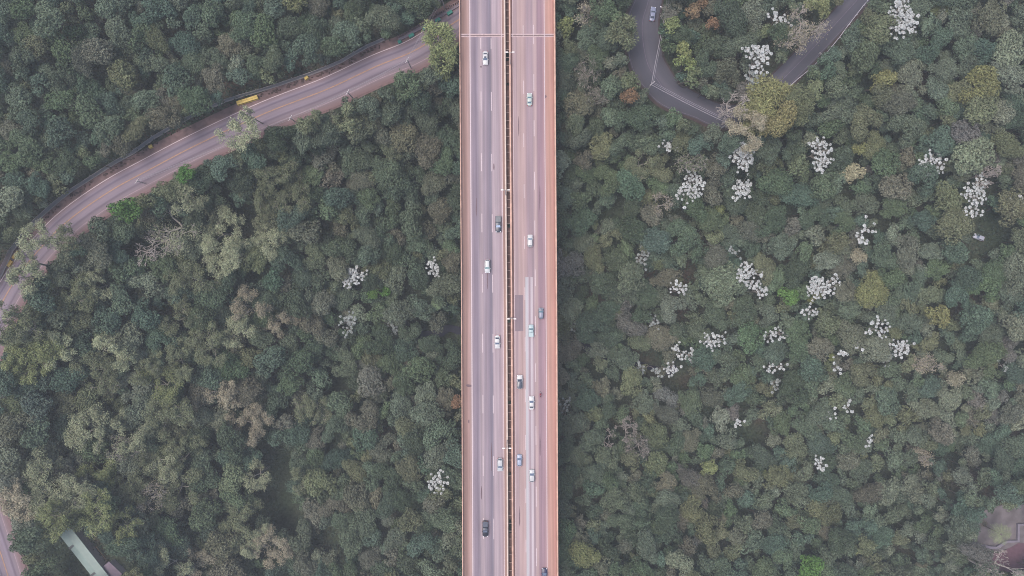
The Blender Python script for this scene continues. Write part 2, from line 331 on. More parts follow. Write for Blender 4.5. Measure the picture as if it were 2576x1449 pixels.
# ------------------------------------------------------------------ lamp posts in the median
def lamp(vx, vy, label):
    x, y = DX(vx, vy), DY(vy); t = thing('street_lamp', label, 'street lamp', (x, y, ZD+.95), 0, 'double arm street lamps along the median')
    MB().tube([(0, 0, 0), (0, 0, 5), (0, 0, 11.2)], [.16, .13, .09], 8).obj('pole', M_STEEL, t)
    MB().tube([(-1.0, 0, 11.15), (0, 0, 11.0), (1.0, 0, 11.15)], .07, 6).obj('arm', M_STEEL, t)
    for s in (-1, 1):
        MB().box(s*1.0-.42, s*1.0+.42, -.19, .19, 11.1, 11.3, .8).obj('lamp_head', mat('lamp_head', (.8, .76, .74), .4, .03) if 'lamp_head' not in bpy.data.materials else bpy.data.materials['lamp_head'], t)
lamp(1282.2, 163, 'white double arm street lamp, topmost in the median, beside the first white car')
lamp(1269.3, 491, 'white double arm street lamp in the median above the dark pickup')
lamp(1282.2, 798, 'white double arm street lamp beside the dark repair patch')
lamp(1269.3, 1106, 'white double arm street lamp in the median just above the silver hatchback')
# ------------------------------------------------------------------ cars
M_TYRE = mat('tyre_rubber', (.03, .03, .03), .9); M_RIM = mat('wheel_rim', (.45, .45, .46), .4)
M_HEAD = mat('headlight_glass', (.8, .8, .85), .15, .02, spec=.6); M_TAIL = mat('tail_light', (.35, .03, .03), .3)
M_TRIM = mat('black_trim', (.035, .036, .04), .6)
CARM = {}
def paint(name, c):
    if name not in CARM: CARM[name] = mat('car_paint_'+name.replace(' ', '_'), c, .28, .03, .5, spec=.5)
    return CARM[name]
G_DARK = glass_mat('dark_car_glass', (.06, .075, .11)); G_MID = glass_mat('bluish_car_glass', (.13, .17, .25)); G_TEAL = glass_mat('teal_car_glass', (.12, .20, .25))
G_PALE = glass_mat('painted_sky_glass', (.45, .55, .72))  # sky reflection painted into the glass as a pale base colour
def wheel(par, x, y, r=.32):
    n = 14; v = []; f = []
    for s in (-.11, .11):
        for k in range(n): t = 2*math.pi*k/n; v.append((s, r*math.cos(t), r*math.sin(t)))
    for k in range(n): q = (k+1) % n; f.append((k, q, n+q, n+k))
    f += [tuple(range(n))[::-1], tuple(range(n, 2*n))]
    wv = obj('wheel', mesh('wheel', v, f), M_TYRE, par, (x, y, r))
    sgn = 1 if x > 0 else -1; v2 = [(sgn*.125, .6*r*math.cos(2*math.pi*k/10), .6*r*math.sin(2*math.pi*k/10)) for k in range(10)]+[(sgn*.05, .6*r*math.cos(2*math.pi*k/10), .6*r*math.sin(2*math.pi*k/10)) for k in range(10)]
    obj('rim', mesh('rim', v2, [tuple(range(10))]+[(k, (k+1) % 10, 10+(k+1) % 10, 10+k) for k in range(10)]), M_RIM, wv)
def car(vx, vy, z, rz, label, kind, L, W, pm, cat='car', glass=G_MID, roofm=None, group='cars on the viaduct', sky_ws=False, sunroof=False):
    x, y, _ = P(vx, vy, z+.6)
    t = thing({'pickup': 'pickup_truck'}.get(kind, 'car'), label, cat, (x, y, z), rz, group)
    h = W/2; H = {'sedan': 1.43, 'hatch': 1.5, 'suv': 1.66, 'pickup': 1.72}[kind]; bz = {'sedan': .92, 'hatch': .98, 'suv': 1.05, 'pickup': 1.12}[kind]
    # lofted body
    st = np.array([-1, -.97, -.9, -.75, -.45, 0, .3, .5, .72, .88, .96, 1.0]); v = []; f = []
    for s in st:
        wd = h*(1-.10*max(0, abs(s)-.55)/.45)*math.sqrt(max(0.0, 1-max(0, (abs(s)-.86)/.14)**2*.55))
        if kind == 'pickup' and s < 0: wd = h*(1-.05*max(0, (abs(s)-.9)/.1))
        zt = bz-(.20*((s-.42)/.58)**1.3 if s > .42 else 0)-(.10*((-s-.7)/.3) if s < -.7 and kind == 'sedan' else 0)
        if abs(s) > .985: zt -= .18
        for a, zz in ((-.90, .22), (-1, .38), (-1, zt-.22), (-.93, zt-.07), (-.6, zt), (0, zt+.015), (.6, zt), (.93, zt-.07), (1, zt-.22), (1, .38), (.90, .22)):
            v.append((a*wd, s*L/2, zz))
    k = 11
    for i in range(len(st)-1):
        for j in range(k): l = (j+1) % k; f.append((i*k+j, i*k+l, (i+1)*k+l, (i+1)*k+j))
    f += [tuple(range(k)), tuple((len(st)-1)*k+j for j in range(k))[::-1]]
    obj('body', mesh('body', v, f), pm, t, smooth=True)
    # cabin: base rear, top rear, top front, base front (fractions of half length)
    cb = {'sedan': (-.72, -.42, .06, .40), 'hatch': (-.93, -.72, .10, .46), 'suv': (-.95, -.80, .08, .44), 'pickup': (-.26, -.16, .14, .42)}[kind]
    r0, r1, f1, f0 = [c*L/2 for c in cb]; wb, wt = h*.88, h*.72; v = [(-wb, r0, bz-.05), (wb, r0, bz-.05), (wb, f0, bz-.05), (-wb, f0, bz-.05), (-wt, r1, H-.06), (wt, r1, H-.06), (wt, f1, H-.06), (-wt, f1, H-.06)]
    FF = ((0, 1, 5, 4), (1, 2, 6, 5), (2, 3, 7, 6), (3, 0, 4, 7)); obj('cabin_frame', mesh('cabin_frame', v, list(FF)), pm, t)
    vv = [Vector(q) for q in v]
    def pane(name, q, i0, i1, j0, j1, m):
        a, b, c, d = [vv[i] for i in q]; n = (b-a).cross(d-a).normalized()*.012
        g = lambda s, r: (a*(1-s)+b*s)*(1-r)+(d*(1-s)+c*s)*r+n
        o = obj(name, mesh(name, [g(i0, j0), g(i1, j0), g(i1, j1), g(i0, j1)], [(0, 1, 2, 3)]), m, t)
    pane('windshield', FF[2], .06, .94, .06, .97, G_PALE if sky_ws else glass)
    pane('rear_window', FF[0], .12, .88, .15 if kind != 'suv' else .3, .92, G_DARK if glass != G_TEAL else glass)
    for q in (FF[1], FF[3]): pane('side_window', q, .07, .93, .25, .9, G_DARK)
    rv, rf = [], []                                    # crowned roof panel
    ys = np.linspace(r1-.04, f1+.06, 6); xs = np.linspace(-1, 1, 7)
    for yy in ys:
        for xx in xs: e = abs((yy-(r1+f1)/2)/((f1-r1)/2+.06)); rv.append((xx*(wt+.03)*(1-.05*e*e), yy, H-.05*xx*xx-.04*e*e))
    for i in range(5):
        for j in range(6): rf.append((i*7+j, i*7+j+1, (i+1)*7+j+1, (i+1)*7+j))
    obj('roof', mesh('roof', rv, rf), roofm or pm, t, smooth=True)
    if sunroof: MB().box(-wt*.55, wt*.55, r1+.35*(f1-r1)+.25, r1+.35*(f1-r1)+.75, H-.01, H+.012).obj('sunroof', G_DARK, t)
    for s in (-1, 1):
        MB().box(s*(h+.08)-.11, s*(h+.08)+.11, f0-.38, f0-.2, bz, bz+.15, .8).obj('mirror', pm, t)
        MB().box(s*h*.70-.17, s*h*.70+.17, L/2-.34, L/2-.05, bz-.40, bz-.19, .8).obj('headlight', M_HEAD, t)
        MB().box(s*h*.76-.12, s*h*.76+.12, -L/2-.01, -L/2+.16, bz-.32, bz-.12).obj('tail_light', M_TAIL, t)
        for yy in (-.31*L, .33*L): wheel(t, s*(h-.10), yy)
    if kind == 'pickup':
        mb = MB(); mb.box(-h*.86, h*.86, -L/2+.12, r0-.06, bz+.0, bz+.05); mb.obj('bed_cover', roofm or paint('dark bed', A(96, 106, 120)), t)
        MB().box(-h*.92, h*.92, -L/2+.04, -L/2+.11, bz-.3, bz+.10).obj('tailgate', pm, t)
    if kind == 'suv' or kind == 'hatch':
        for s in (-1, 1): MB().box(s*wt*.93-.025, s*wt*.93+.025, r1+.15, f1-.1, H-.05, H+.02).obj('roof_rail', M_TRIM if kind == 'suv' else pm, t)
    return t
WH = A(233, 233, 238)
WHITE = paint('white', WH); UP, DN = 0.0, math.pi
car(1221, 146, ZD, DN, 'white sedan with a sunroof, topmost car on the left deck', 'sedan', 4.35, 1.78, WHITE, sunroof=True)
dpk = car(1253.5, 564, ZD, DN, 'dark blue grey pickup with a pale front bumper next to the median', 'pickup', 5.2, 1.85, paint('slate', A(78, 86, 104)), 'pickup truck', roofm=paint('slate_roof', A(96, 108, 124)), sky_ws=True)
MB().box(-.82, .82, 2.42, 2.62, .5, .78, .9).obj('front_bumper', WHITE, dpk)
car(1226, 670, ZD, DN, 'white compact SUV with a rounded tail in the middle lane of the left deck', 'suv', 4.2, 1.78, paint('pearl', A(226, 230, 236)), glass=glass_mat('greenish_car_glass', (.25, .36, .38)))
car(1251, 860, ZD, DN, 'plain white sedan beside the median, below the white compact SUV', 'sedan', 4.25, 1.75, WHITE)
car(1258, 1169, ZD, DN, 'silver white hatchback close to the median on the lower left deck', 'hatch', 4.2, 1.78, paint('silver white', A(214, 218, 226)))
car(1221, 1330, ZD, DN, 'dark grey pickup over the lane line, lowest vehicle on the left deck', 'pickup', 5.0, 1.82, paint('charcoal', A(62, 66, 80)), 'pickup truck', roofm=paint('charcoal_roof', A(98, 106, 126)))
car(1332, 250, ZD, UP, 'pale greenish white sedan, topmost car on the right deck', 'sedan', 4.05, 1.7, paint('pale green', A(214, 226, 224)), glass=G_TEAL)
car(1333.5, 606, ZD, UP, 'white hatchback in the middle lane above the pale strip', 'hatch', 4.0, 1.7, WHITE, glass=glass_mat('light_car_glass', (.24, .30, .36)))
car(1361, 788, ZD, UP, 'small blue grey hatchback in the right lane by the shoulder', 'hatch', 3.55, 1.62, paint('blue grey', A(138, 146, 164)), glass=G_TEAL, roofm=paint('blue grey roof', A(158, 164, 190)))
car(1336, 832, ZD, UP, 'light cyan small pickup on the top of the pale strip', 'pickup', 3.95, 1.66, paint('cyan white', A(200, 222, 230)), 'pickup truck', glass=G_TEAL, roofm=paint('cyan white', A(200, 222, 230)))
car(1307.5, 961, ZD, UP, 'white SUV with a black panoramic roof beside the median', 'suv', 4.5, 1.88, WHITE, glass=G_DARK, roofm=G_DARK)
car(1337, 1014, ZD, UP, 'plain white sedan on the pale strip left of the motorcycle', 'sedan', 4.4, 1.74, WHITE)
car(1306.5, 1158, ZD, UP, 'silver blue hatchback in the left lane of the right deck', 'hatch', 3.75, 1.66, paint('silver blue', A(184, 196, 224)))
car(1338, 1197, ZD, UP, 'cream white hatchback with dark sills on the lower pale strip', 'hatch', 4.0, 1.72, paint('cream white', A(222, 224, 230)))
bl = car(1369.5, 1447, ZD, UP, 'dark navy car cut off by the bottom edge of the photo', 'sedan', 4.5, 1.8, paint('navy', A(72, 74, 108)))
car(1642, 35, ZR, R(-7), 'silver blue saloon with black pillars on the hairpin road', 'sedan', 4.75, 1.8, paint('silver lilac', A(164, 172, 204)), glass=G_DARK, group='cars on the side roads')
pcx, pcy, _ = P(2462, 597, 34); pcz = float(terr(pcx, pcy))
car(2462, 597, pcz+.1, R(68), 'small white and blue car parked in the dark forest gap', 'hatch', 3.7, 1.7, paint('pale blue', A(200, 205, 225)), group='cars on the side roads')
# ------------------------------------------------------------------ motorcycle and rider
mx_, my_, _ = P(1359.5, 993, ZD+.8); MO = thing('motorcycle', 'red motorcycle carrying a rider in the right lane', 'motorcycle', (mx_, my_, ZD))
M_RED = paint('faded red', A(176, 84, 100))
for yy in (-.62, .66):
    v = []; f = []
    for i in range(18):
        a = 2*math.pi*i/18
        for j in range(6): b = 2*math.pi*j/6; r = .26+.05*math.cos(b); v.append((.05*math.sin(b), yy+r*math.cos(a), .31+r*math.sin(a)))
    for i in range(18):
        for j in range(6): f.append((i*6+j, i*6+(j+1) % 6, ((i+1) % 18)*6+(j+1) % 6, ((i+1) % 18)*6+j))
    obj('wheel', mesh('wheel', v, f), M_TYRE, MO)
MB().tube([(0, -.62, .31), (0, -.3, .45), (0, .2, .4), (0, .45, .85)], .06, 6).box(-.13, .13, -.2, .2, .25, .55).obj('frame', M_TRIM, MO)
MB().tube([(0, .1, .72), (0, .25, .82), (0, .45, .8)], [.10, .17, .09], 8).obj('fuel_tank', M_RED, MO)
MB().box(-.14, .14, -.62, .12, .72, .82, .8).obj('seat', M_TRIM, MO)
MB().tube([(-.36, .32, 1.0), (-.1, .48, 1.0), (.1, .48, 1.0), (.36, .32, 1.0)], .02, 6).obj('handlebar', M_TRIM, MO)
MB().tube([(0, .66, .31), (0, .5, .95)], .04, 6).obj('fork', M_RIM, MO)
MB().box(-.09, .09, .56, .68, .78, .95, .8).obj('headlight', M_HEAD, MO)
MB().box(-.11, .11, -.92, -.6, .6, .7, .8).obj('rear_fender', M_RED, MO)
def skin(name, verts, edges, rad, m, parent):
    me = bpy.data.meshes.new(name); me.from_pydata(verts, edges, []); me.update(); o = obj(name, me, m, parent)
    sk = o.modifiers.new('skin', 'SKIN'); lay = me.skin_vertices[0].data
    for i, r in enumerate(rad): lay[i].radius = (r, r)
    lay[0].use_root = True; sb = o.modifiers.new('sub', 'SUBSURF'); sb.levels = 1; sb.render_levels = 1; return o
RD = thing('person', 'motorcycle rider in a faded pink shirt and helmet leaning forward', 'person', (mx_, my_, ZD))
vs = [(0, -.22, .88), (0, -.14, 1.12), (0, -.04, 1.34), (0, .0, 1.46), (0, .04, 1.58)]; es = [(0, 1), (1, 2), (2, 3), (3, 4)]; rd = [.15, .15, .17, .06, .09]
for s in (-1, 1):
    n = len(vs); vs += [(s*.19, -.02, 1.38), (s*.33, .1, 1.16), (s*.33, .30, 1.04)]; es += [(2, n), (n, n+1), (n+1, n+2)]; rd += [.065, .05, .035]
    for q in range(5):
        n2 = len(vs); ang = (-.03+.016*q); vs += [(s*(.30+.015*q), .35, 1.045+.0*q), (s*(.30+.016*q), .385-.004*abs(q-2), 1.02)]; es += [(n+2, n2), (n2, n2+1)]; rd += [.010, .009]
    n = len(vs); vs += [(s*.12, -.18, .86), (s*.26, .20, .78), (s*.2, .0, .40), (s*.2, .14, .34)]; es += [(0, n), (n, n+1), (n+1, n+2), (n+2, n+3)]; rd += [.11, .075, .05, .045]
skin('body', vs, es, rd, mat('pink_shirt', A(206, 150, 166), .9), RD)
MB().tube([(0, .02, 1.50), (0, .03, 1.56), (0, .04, 1.66), (0, .03, 1.74), (0, .03, 1.78)], [.09, .125, .14, .10, .03], 12).obj('helmet', paint('helmet', A(200, 110, 124)), RD, smooth=True)
MB().box(-.08, .08, .14, .175, 1.58, 1.66).obj('visor', G_DARK, RD)
# ------------------------------------------------------------------ roadside fence, yellow blocks, picket fence
FENCE_V = [(-12, 700), (20, 630), (62, 577), (87, 549), (128, 512), (170, 478.5), (227.5, 442), (287.5, 403.5), (325, 383.5), (382.5, 342.5), (425, 318), (470, 292.5), (515, 272), (560, 251), (602, 238),
           (644, 226), (690, 212), (735, 197), (784, 180), (820, 166), (856.5, 150), (890, 130), (921.5, 112.5), (964, 94)]
FP = [P(a, b, ZL+2.4)[:2] for a, b in FENCE_V]
FEN = thing('chain_link_fence', 'grey chain link fence along the upper edge of the left road', 'fence')
def mesh_mat():
    m = bpy.data.materials.new('chain_link_mesh'); m.use_nodes = True; t = m.node_tree; b = t.nodes['Principled BSDF']; b.inputs['Base Color'].default_value = (.34, .36, .40, 1)
    b.inputs['Roughness'].default_value = .6; b.inputs['Alpha'].default_value = .62; return m
v = [(x, y, z) for x, y in FP for z in (ZL-.2, ZL+2.3)]
obj('mesh_panel', mesh('mesh_panel', v, [(2*i, 2*i+2, 2*i+3, 2*i+1) for i in range(len(FP)-1)]), mesh_mat(), FEN)
MB().tube([(x, y, ZL+2.33) for x, y in FP], .05, 5).obj('top_rail', M_CONC, FEN)
mb = MB()
for i in range(len(FP)-1):
    (x0, y0), (x1, y1) = FP[i], FP[i+1]; d = Vector((x1-x0, y1-y0)).normalized()*1; n = Vector((d.y, -d.x))*.16
    b = len(mb.v); mb.v += [(x0-n.x, y0-n.y, ZL-.3), (x0+n.x, y0+n.y, ZL-.3), (x1+n.x, y1+n.y, ZL-.3), (x1-n.x, y1-n.y, ZL-.3), (x0-n.x, y0-n.y, ZL+.15), (x0+n.x, y0+n.y, ZL+.15), (x1+n.x, y1+n.y, ZL+.15), (x1-n.x, y1-n.y, ZL+.15)]
    mb.f += [tuple(b+i for i in q) for q in ((3, 2, 1, 0), (4, 5, 6, 7), (0, 1, 5, 4), (1, 2, 6, 5), (2, 3, 7, 6), (3, 0, 4, 7))]
mb.obj('kerb', M_CONC, FEN)
for x, y in FP: MB().tube([(0, 0, -.3), (0, 0, 2.35), (-.25, .25, 2.75)], .075, 5).obj('fence_post', M_CONC, FEN, (x, y, ZL))
YEL = mat('yellow_plastic', A(236, 208, 122), .5, .08, 2); YEL2 = mat('amber_plastic', A(216, 178, 96), .5, .1, 2)
def yblock(vx, vy, L, W, H, rz, label, m, kind='long'):
    x, y, _ = P(vx, vy, ZL+H); t = thing('road_barrier', label, 'barrier', (x, y, ZL-.1), rz, 'yellow roadside barriers')
    mb = MB(); n = max(1, round(L/2.0)); s = L/n
    for i in range(n): mb.box(-L/2+i*s+.02, -L/2+(i+1)*s-.02, -W/2, W/2, .1, H, .99, .92)
    mb.obj('barrier_body', m, t); MB().box(-L/2+.05, L/2-.05, -W/2-.05, W/2+.05, 0, .22).obj('foot', m, t)
    if L > 3: MB().box(-L/2+.15, L/2-.15, -.07, .07, H-.04, H+.06).obj('top_rib', YEL2, t)
yblock(621, 251, 7.3, 1.35, 1.0, R(17.5), 'long yellow barrier lying on the verge against the chain link fence', YEL)
yblock(770, 195, 1.35, .95, .8, R(40), 'small yellow block on the verge, the one nearer the bridge', YEL)
yblock(377, 368, 1.3, 1.0, .8, R(25), 'small yellow block on the verge below the long yellow barrier', YEL)
yblock(37, 641, 2.9, .95, .8, R(52), 'slim yellow barrier by the fence, upper of the pair at the left edge', YEL2)
yblock(23, 663, 2.3, 1.0, .8, R(58), 'amber yellow barrier half under leaves, lower of the left edge pair', YEL2)
rb = MB(); rr_ = random.Random(4)
for (x0, y0), (x1, y1) in zip(FP[1:-1], FP[2:]):
    for _ in range(9):
        t_ = rr_.random(); d_ = Vector((x1-x0, y1-y0)).normalized(); q_ = rr_.uniform(.5, 1.7); cx_ = x0+(x1-x0)*t_+d_.y*q_*-1; cy_ = y0+(y1-y0)*t_+d_.x*q_
        if (Vector((cx_, cy_))-Vector(min(LROAD, key=lambda p: (p[0]-cx_)**2+(p[1]-cy_)**2))).length > Vector((x0-min(LROAD, key=lambda p: (p[0]-x0)**2+(p[1]-y0)**2)[0], y0-min(LROAD, key=lambda p: (p[0]-x0)**2+(p[1]-y0)**2)[1])).length: cx_, cy_ = x0+(x1-x0)*t_+d_.y*q_, y0+(y1-y0)*t_-d_.x*q_
        a_ = rr_.uniform(.15, .6); b_q = rr_.uniform(.12, .4); rb.box(cx_-a_, cx_+a_, cy_-b_q, cy_+b_q, ZL-.16, ZL+rr_.uniform(-.05, .12), rr_.uniform(.4, .8))
tag(struct(rb.obj('rubble', mat('dark_rubble', A(104, 88, 88), .95, .45, .9)), 'stuff'), 'dark rubble and dead leaves along the foot of the fence', 'rubble')
TEAL = mat('teal_paint', A(78, 166, 154), .6, .06, 2)
PK = thing('picket_fence', 'pale concrete picket fence with teal piers where the left road meets the bridge', 'fence')
TV = [(1004.8, 103.8), (1034.4, 88), (1069, 69), (1101, 49.2), (1131, 30.9), (1162, 12)]
TP = [Vector(P(a, b, ZL+.9)[:2]) for a, b in TV]
for i, p in enumerate(TP[:-1]):
    d = TP[min(i+1, 5)]-p; rz = math.atan2(d.y, d.x)
    MB().box(-.95 if i else -.6, .95 if i else .6, -.55, .5, -.1, .95, .95).obj('pier', TEAL, PK, (p.x, p.y, ZL), rz)
for i in range(5):
    a, b = TP[i], TP[i+1]; d = b-a; L = d.length; rz = math.atan2(d.y, d.x); u = d.normalized(); nrm = Vector((-u.y, u.x)); c = (a+b)/2+nrm*.75
    MB().box(-L/2, L/2, -.45, .45, -.1, .5).obj('base_wall', mat('pale_wall', A(158, 146, 160), .9, .12, 1), PK, (c.x, c.y, ZL), rz)
    mb = MB(); n = int(L/.62)
    for k in range(n): xx = -L/2+.3+k*L/n; mb.box(xx-.11, xx+.11, .5, .66, 0, 2.0 if (k % n) > 1 else 3.0)
    mb.box(-L/2, L/2, .52, .64, 1.5, 1.62); mb.obj('picket_panel', mat('mauve_concrete', A(138, 122, 132), .9, .15, 1), PK, (c.x, c.y, ZL), rz)
# ------------------------------------------------------------------ utility poles and wires
def upole(vx, vy, z, h, rz, label, lamp_dir=None):
    x, y, _ = P(vx, vy, z); t = thing('utility_pole', label, 'utility pole', (x, y, z-.2), rz, 'utility poles along the side roads')
    MB().tube([(0, 0, 0), (0, 0, h)], [.20, .13], 8).obj('pole', M_CONCP, t)
    MB().box(-1.1, 1.1, -.07, .07, h-.5, h-.34).obj('crossarm', M_CONCP, t)
    for s in (-1, 0, 1): MB().tube([(s*.95, 0, h-.34), (s*.95, 0, h-.12)], [.06, .04], 6).obj('insulator', M_HEAD, t)
    if lamp_dir:
        lx, ly = lamp_dir; MB().tube([(0, 0, h-1.4), (lx*.7, ly*.7, h-.9), (lx, ly, h-.8)], .05, 6).obj('lamp_arm', M_CONCP, t)
        MB().box(lx-.25, lx+.25, ly-.13, ly+.13, h-.9, h-.75, .8).obj('lamp_head', M_HEAD, t)
    t['h'] = h; return t
M_CONCP = mat('pole_concrete', (.52, .49, .50), .85, .1, 2)
PL = [upole(1118, 20, ZL, 9.5, R(-20), 'concrete utility pole by the picket fence, nearest the bridge'),
      upole(1034, 171, ZL, 9, R(60), 'concrete utility pole at the lower road edge, second from the bridge'),
      upole(889, 249, ZL, 9, R(62), 'concrete utility pole at the lower road edge above the olive bushes'),
      upole(750, 312, ZL, 9, R(62), 'concrete utility pole near the long yellow barrier'),
      upole(364, 461, ZL, 5.5, R(55), 'concrete utility pole above the bright green round tree')]
PR = [upole(1664, 46, ZR, 9.5, R(-20), 'pale utility pole with a street light beside the silver blue saloon', (-2.0, -.3)),
      upole(1628, 229, ZR, 9.5, R(40), 'pale utility pole at the outside of the hairpin bend'),
      upole(1815, 322, ZR, 9.0, R(20), 'pale utility pole half hidden by bare twigs below the hairpin')]
M_WIRE = mat('wire', (.30, .285, .32), .6)
def wires(a, b, label, n=3, r=.028, dz=0):
    t = MB(); ax, ay, az = a.location if hasattr(a, 'location') else a; bx, by, bz = b.location if hasattr(b, 'location') else b
    ha = a['h'] if hasattr(a, 'location') else 0; hb = b['h'] if hasattr(b, 'location') else 0
    d = Vector((bx-ax, by-ay)).normalized(); nr = Vector((-d.y, d.x))
    for k in range(n):
        o = (k-(n-1)/2)*.42; pts = []
        for i in range(13):
            s = i/12; pts.append((ax+(bx-ax)*s+nr.x*o, ay+(by-ay)*s+nr.y*o, (az+ha)*(1-s)+(bz+hb)*s-.3-4*.7*s*(1-s)-(.0 if k else .5)+dz))
        t.tube(pts, r if k else r*1.9, 4, cap=False)
    return tag(t.obj('power_line', M_WIRE), label, 'power line', 'power lines between the utility poles')
wires(PL[0], PL[1], 'bundle of wires crossing the left road beside the picket fence')
wires(PL[1], PL[2], 'wires over the lower lane, from the second to the third pole')
wires(PL[2], PL[3], 'wires over the lower road edge, ending near the long yellow barrier')
wires(PL[3], PL[4], 'long span of wires over the road and the pale sprawling tree')
wires(PL[0], (-14, 118, 50), 'wires leaving the top of the photo beside the left parapet')
wires(PR[0], PR[1], 'thick bundle of wires from the street light pole down to the hairpin pole', 2, .055)
wires(PR[1], PR[2], 'pale wires over the hairpin bend running to the bare twiggy tree', 3, .05)
wires(PR[0], (52, 118, 53), 'wires leaving the top of the photo above the silver blue saloon', 3)
# right road guard rail with posts
gr = thing('guard_rail', 'white guard rail with slanting posts on the outer edge of the upper right road', 'guard rail')
gpts = [P(a, b, ZR+.6)[:2] for a, b in [(1985, 218), (2010, 196), (2040, 172), (2078, 135), (2110, 96), (2135, 62), (2172, 14), (2210, -30)]]
MB().tube([(x, y, ZR+.65) for x, y in gpts], .10, 4).obj('rail', mat('lilac_white_rail', (.52, .50, .58), .6), gr)
for i in range(7):
    for s in (0, .5):
        x = gpts[i][0]*(1-s)+gpts[i+1][0]*s; y = gpts[i][1]*(1-s)+gpts[i+1][1]*s
        MB().box(-.08, .08, -.08, .08, -.5, .62).box(-.07, 1.0, -.06, .06, .0, .12).obj('post', M_CONCP, gr, (x, y, ZR), R(25))
sx, sy, _ = P(2066, 137, ZR+2); sg = thing('road_sign', 'pale bracket shaped road sign at the bend in the guard rail', 'road sign', (sx, sy, ZR), R(-35))
MB().tube([(0, 0, -.3), (0, 0, 2.6)], .06, 6).obj('post', M_STEEL, sg); MB().box(-.9, .9, -.04, .04, 1.6, 2.6).obj('sign_panel', M_STEEL, sg)
# ------------------------------------------------------------------ buildings bottom left
M_MINT = mat('mint_metal_roof', A(160, 180, 177), .5, .06, .8)
bd = thing('long_shed', 'long narrow shed with a pale mint roof at the bottom left corner', 'shed')
zr = 41.0
def VP(px, py, z): return P(px/1.4907, py/1.4907, z)[:2]
a0, a1, b1, b0 = VP(216, 1998, zr), VP(262, 1962+30, zr), VP(450, 2215, zr), VP(386, 2215, zr)
a1 = (a0[0]+(b1[0]-b0[0]), a0[1]+(b1[1]-b0[1]))
ax = Vector((b0[0]-a0[0], b0[1]-a0[1])); Lr = ax.length+8; ax.normalize(); side = Vector((a1[0]-a0[0], a1[1]-a0[1])); side -= ax*side.dot(ax); Wr = side.length; rz = math.atan2(ax.y, ax.x)
sgn = 1 if (-ax.y*side.x+ax.x*side.y) > 0 else -1
mb = MB(); y0, y1 = (0, sgn*Wr); lo, hi = min(y0, y1), max(y0, y1)
mb.v += [(0, lo, .0), (Lr, lo, .0), (Lr, hi, .0), (0, hi, .0), (0, (lo+hi)/2, .45), (Lr, (lo+hi)/2, .45), (0, lo, -.12), (Lr, lo, -.12), (Lr, hi, -.12), (0, hi, -.12)]
mb.f += [(0, 1, 5, 4), (4, 5, 2, 3), (0, 4, 3), (1, 2, 5), (0, 6, 7, 1), (3, 2, 8, 9), (6, 9, 8, 7), (0, 3, 9, 6), (1, 7, 8, 2)]
for k in range(1, 40): mb.box(k*.9, k*.9+.05, lo+.1, hi-.1, .02, .47, 1, .15) if k*.9 < Lr-.2 else None
mb.obj('roof', M_MINT, bd, (a0[0], a0[1], zr), rz)
MB().box(.4, Lr-.4, lo+.4, hi-.4, -4.5, -.13).obj('wall', mat('shed_wall', (.35, .3, .29), .9), bd, (a0[0], a0[1], zr), rz)
q = (Wr*.5)*sgn
for xx in (6.2, 17.8): MB().box(xx, xx+.75, min(0, q*.85), max(0, q*.85), .05, .42).obj('roof_vent', mat('roof_vent_grey', A(108, 112, 118), .8), bd, (a0[0], a0[1], zr), rz)
an = thing('annex_building', 'small flat mauve concrete roof beside the mint roofed shed', 'building')
q = [VP(x, y, 40) for x, y in ((383, 2130), (409, 2108), (446, 2143), (424, 2172), (400, 2165))]
q = [VP(x, y, 40) for x, y in ((383, 2131), (409, 2108), (455, 2152), (429, 2178))]
MB().poly(q[::-1], 36, 39.7).obj('wall', mat('annex_wall', (.3, .26, .27), .9), an); MB().poly([((x-sum(a for a, b in q)/4)*1.08+sum(a for a, b in q)/4, (y-sum(b for a, b in q)/4)*1.08+sum(b for a, b in q)/4) for x, y in q][::-1], 39.72, 40).obj('roof', mat('mauve_roof', A(142, 130, 146), .9, .1, 1), an)
gb = thing('garden_enclosure', 'small fenced garden bed with rusty rails beside the mint roof', 'fence')
gq = [VP(x, y, 38.5)+(38.5,) for x, y in ((345, 2062), (360, 2050), (400, 2102), (377, 2120), (345, 2062))]
MB().tube(gq, .09, 5).obj('top_rail', mat('rusty_rail', A(132, 108, 98), .8), gb)
for g_ in gq[:4]: MB().tube([(g_[0], g_[1], 36.5), g_], .08, 5).obj('post', mat('old_wood', (.25, .17, .13), .9), gb)
# ------------------------------------------------------------------ clearing bottom right
CZ = 32.0
cl = [P(a, b, CZ)[:2] for a, b in ((2452, 1300), (2490, 1276), (2540, 1268), (2620, 1270), (2660, 1400), (2560, 1372), (2506, 1388), (2440, 1370))]
pth = MB(); pth.v = [(x, y, CZ+.12) for x, y in cl]; pth.f = [tuple(range(8))[::-1]]
struct(pth.obj('clearing', mat('bare_mauve_earth', A(130, 124, 130), .95, .30, .35, bump=.4)))
pv = [P(a, b, CZ)[:2] for a, b in ((2452, 1384), (2512, 1392), (2560, 1366), (2660, 1362), (2660, 1430), (2560, 1440), (2470, 1432))]
pb = MB(); pb.v = [(x, y, CZ+.16) for x, y in pv]; pb.f = [tuple(range(7))[::-1]]; struct(pb.obj('path', mat('dark_brick_paving', A(122, 96, 110), .9, .2, 1)))
WV = [(3640, 2034), (3690, 2048), (3716, 2054), (3740, 2055), (3776, 2032), (3820, 2030), (3821.5, 1968), (3870, 1968)]
wl = thing('garden_wall', 'angular low grey wall round the bare clearing at the right edge', 'wall')
v, f, uv = ribbon([VP(x, y, CZ+1) for x, y in WV], -.45, .45, CZ+1); v += [(x, y, CZ-.5) for x, y, z in v]; n = len(WV)*2
f = list(f)+[(i, i+2, i+2+n, i+n) for i in range(0, n-2, 1)]+[(0, n, n+1, 1)]
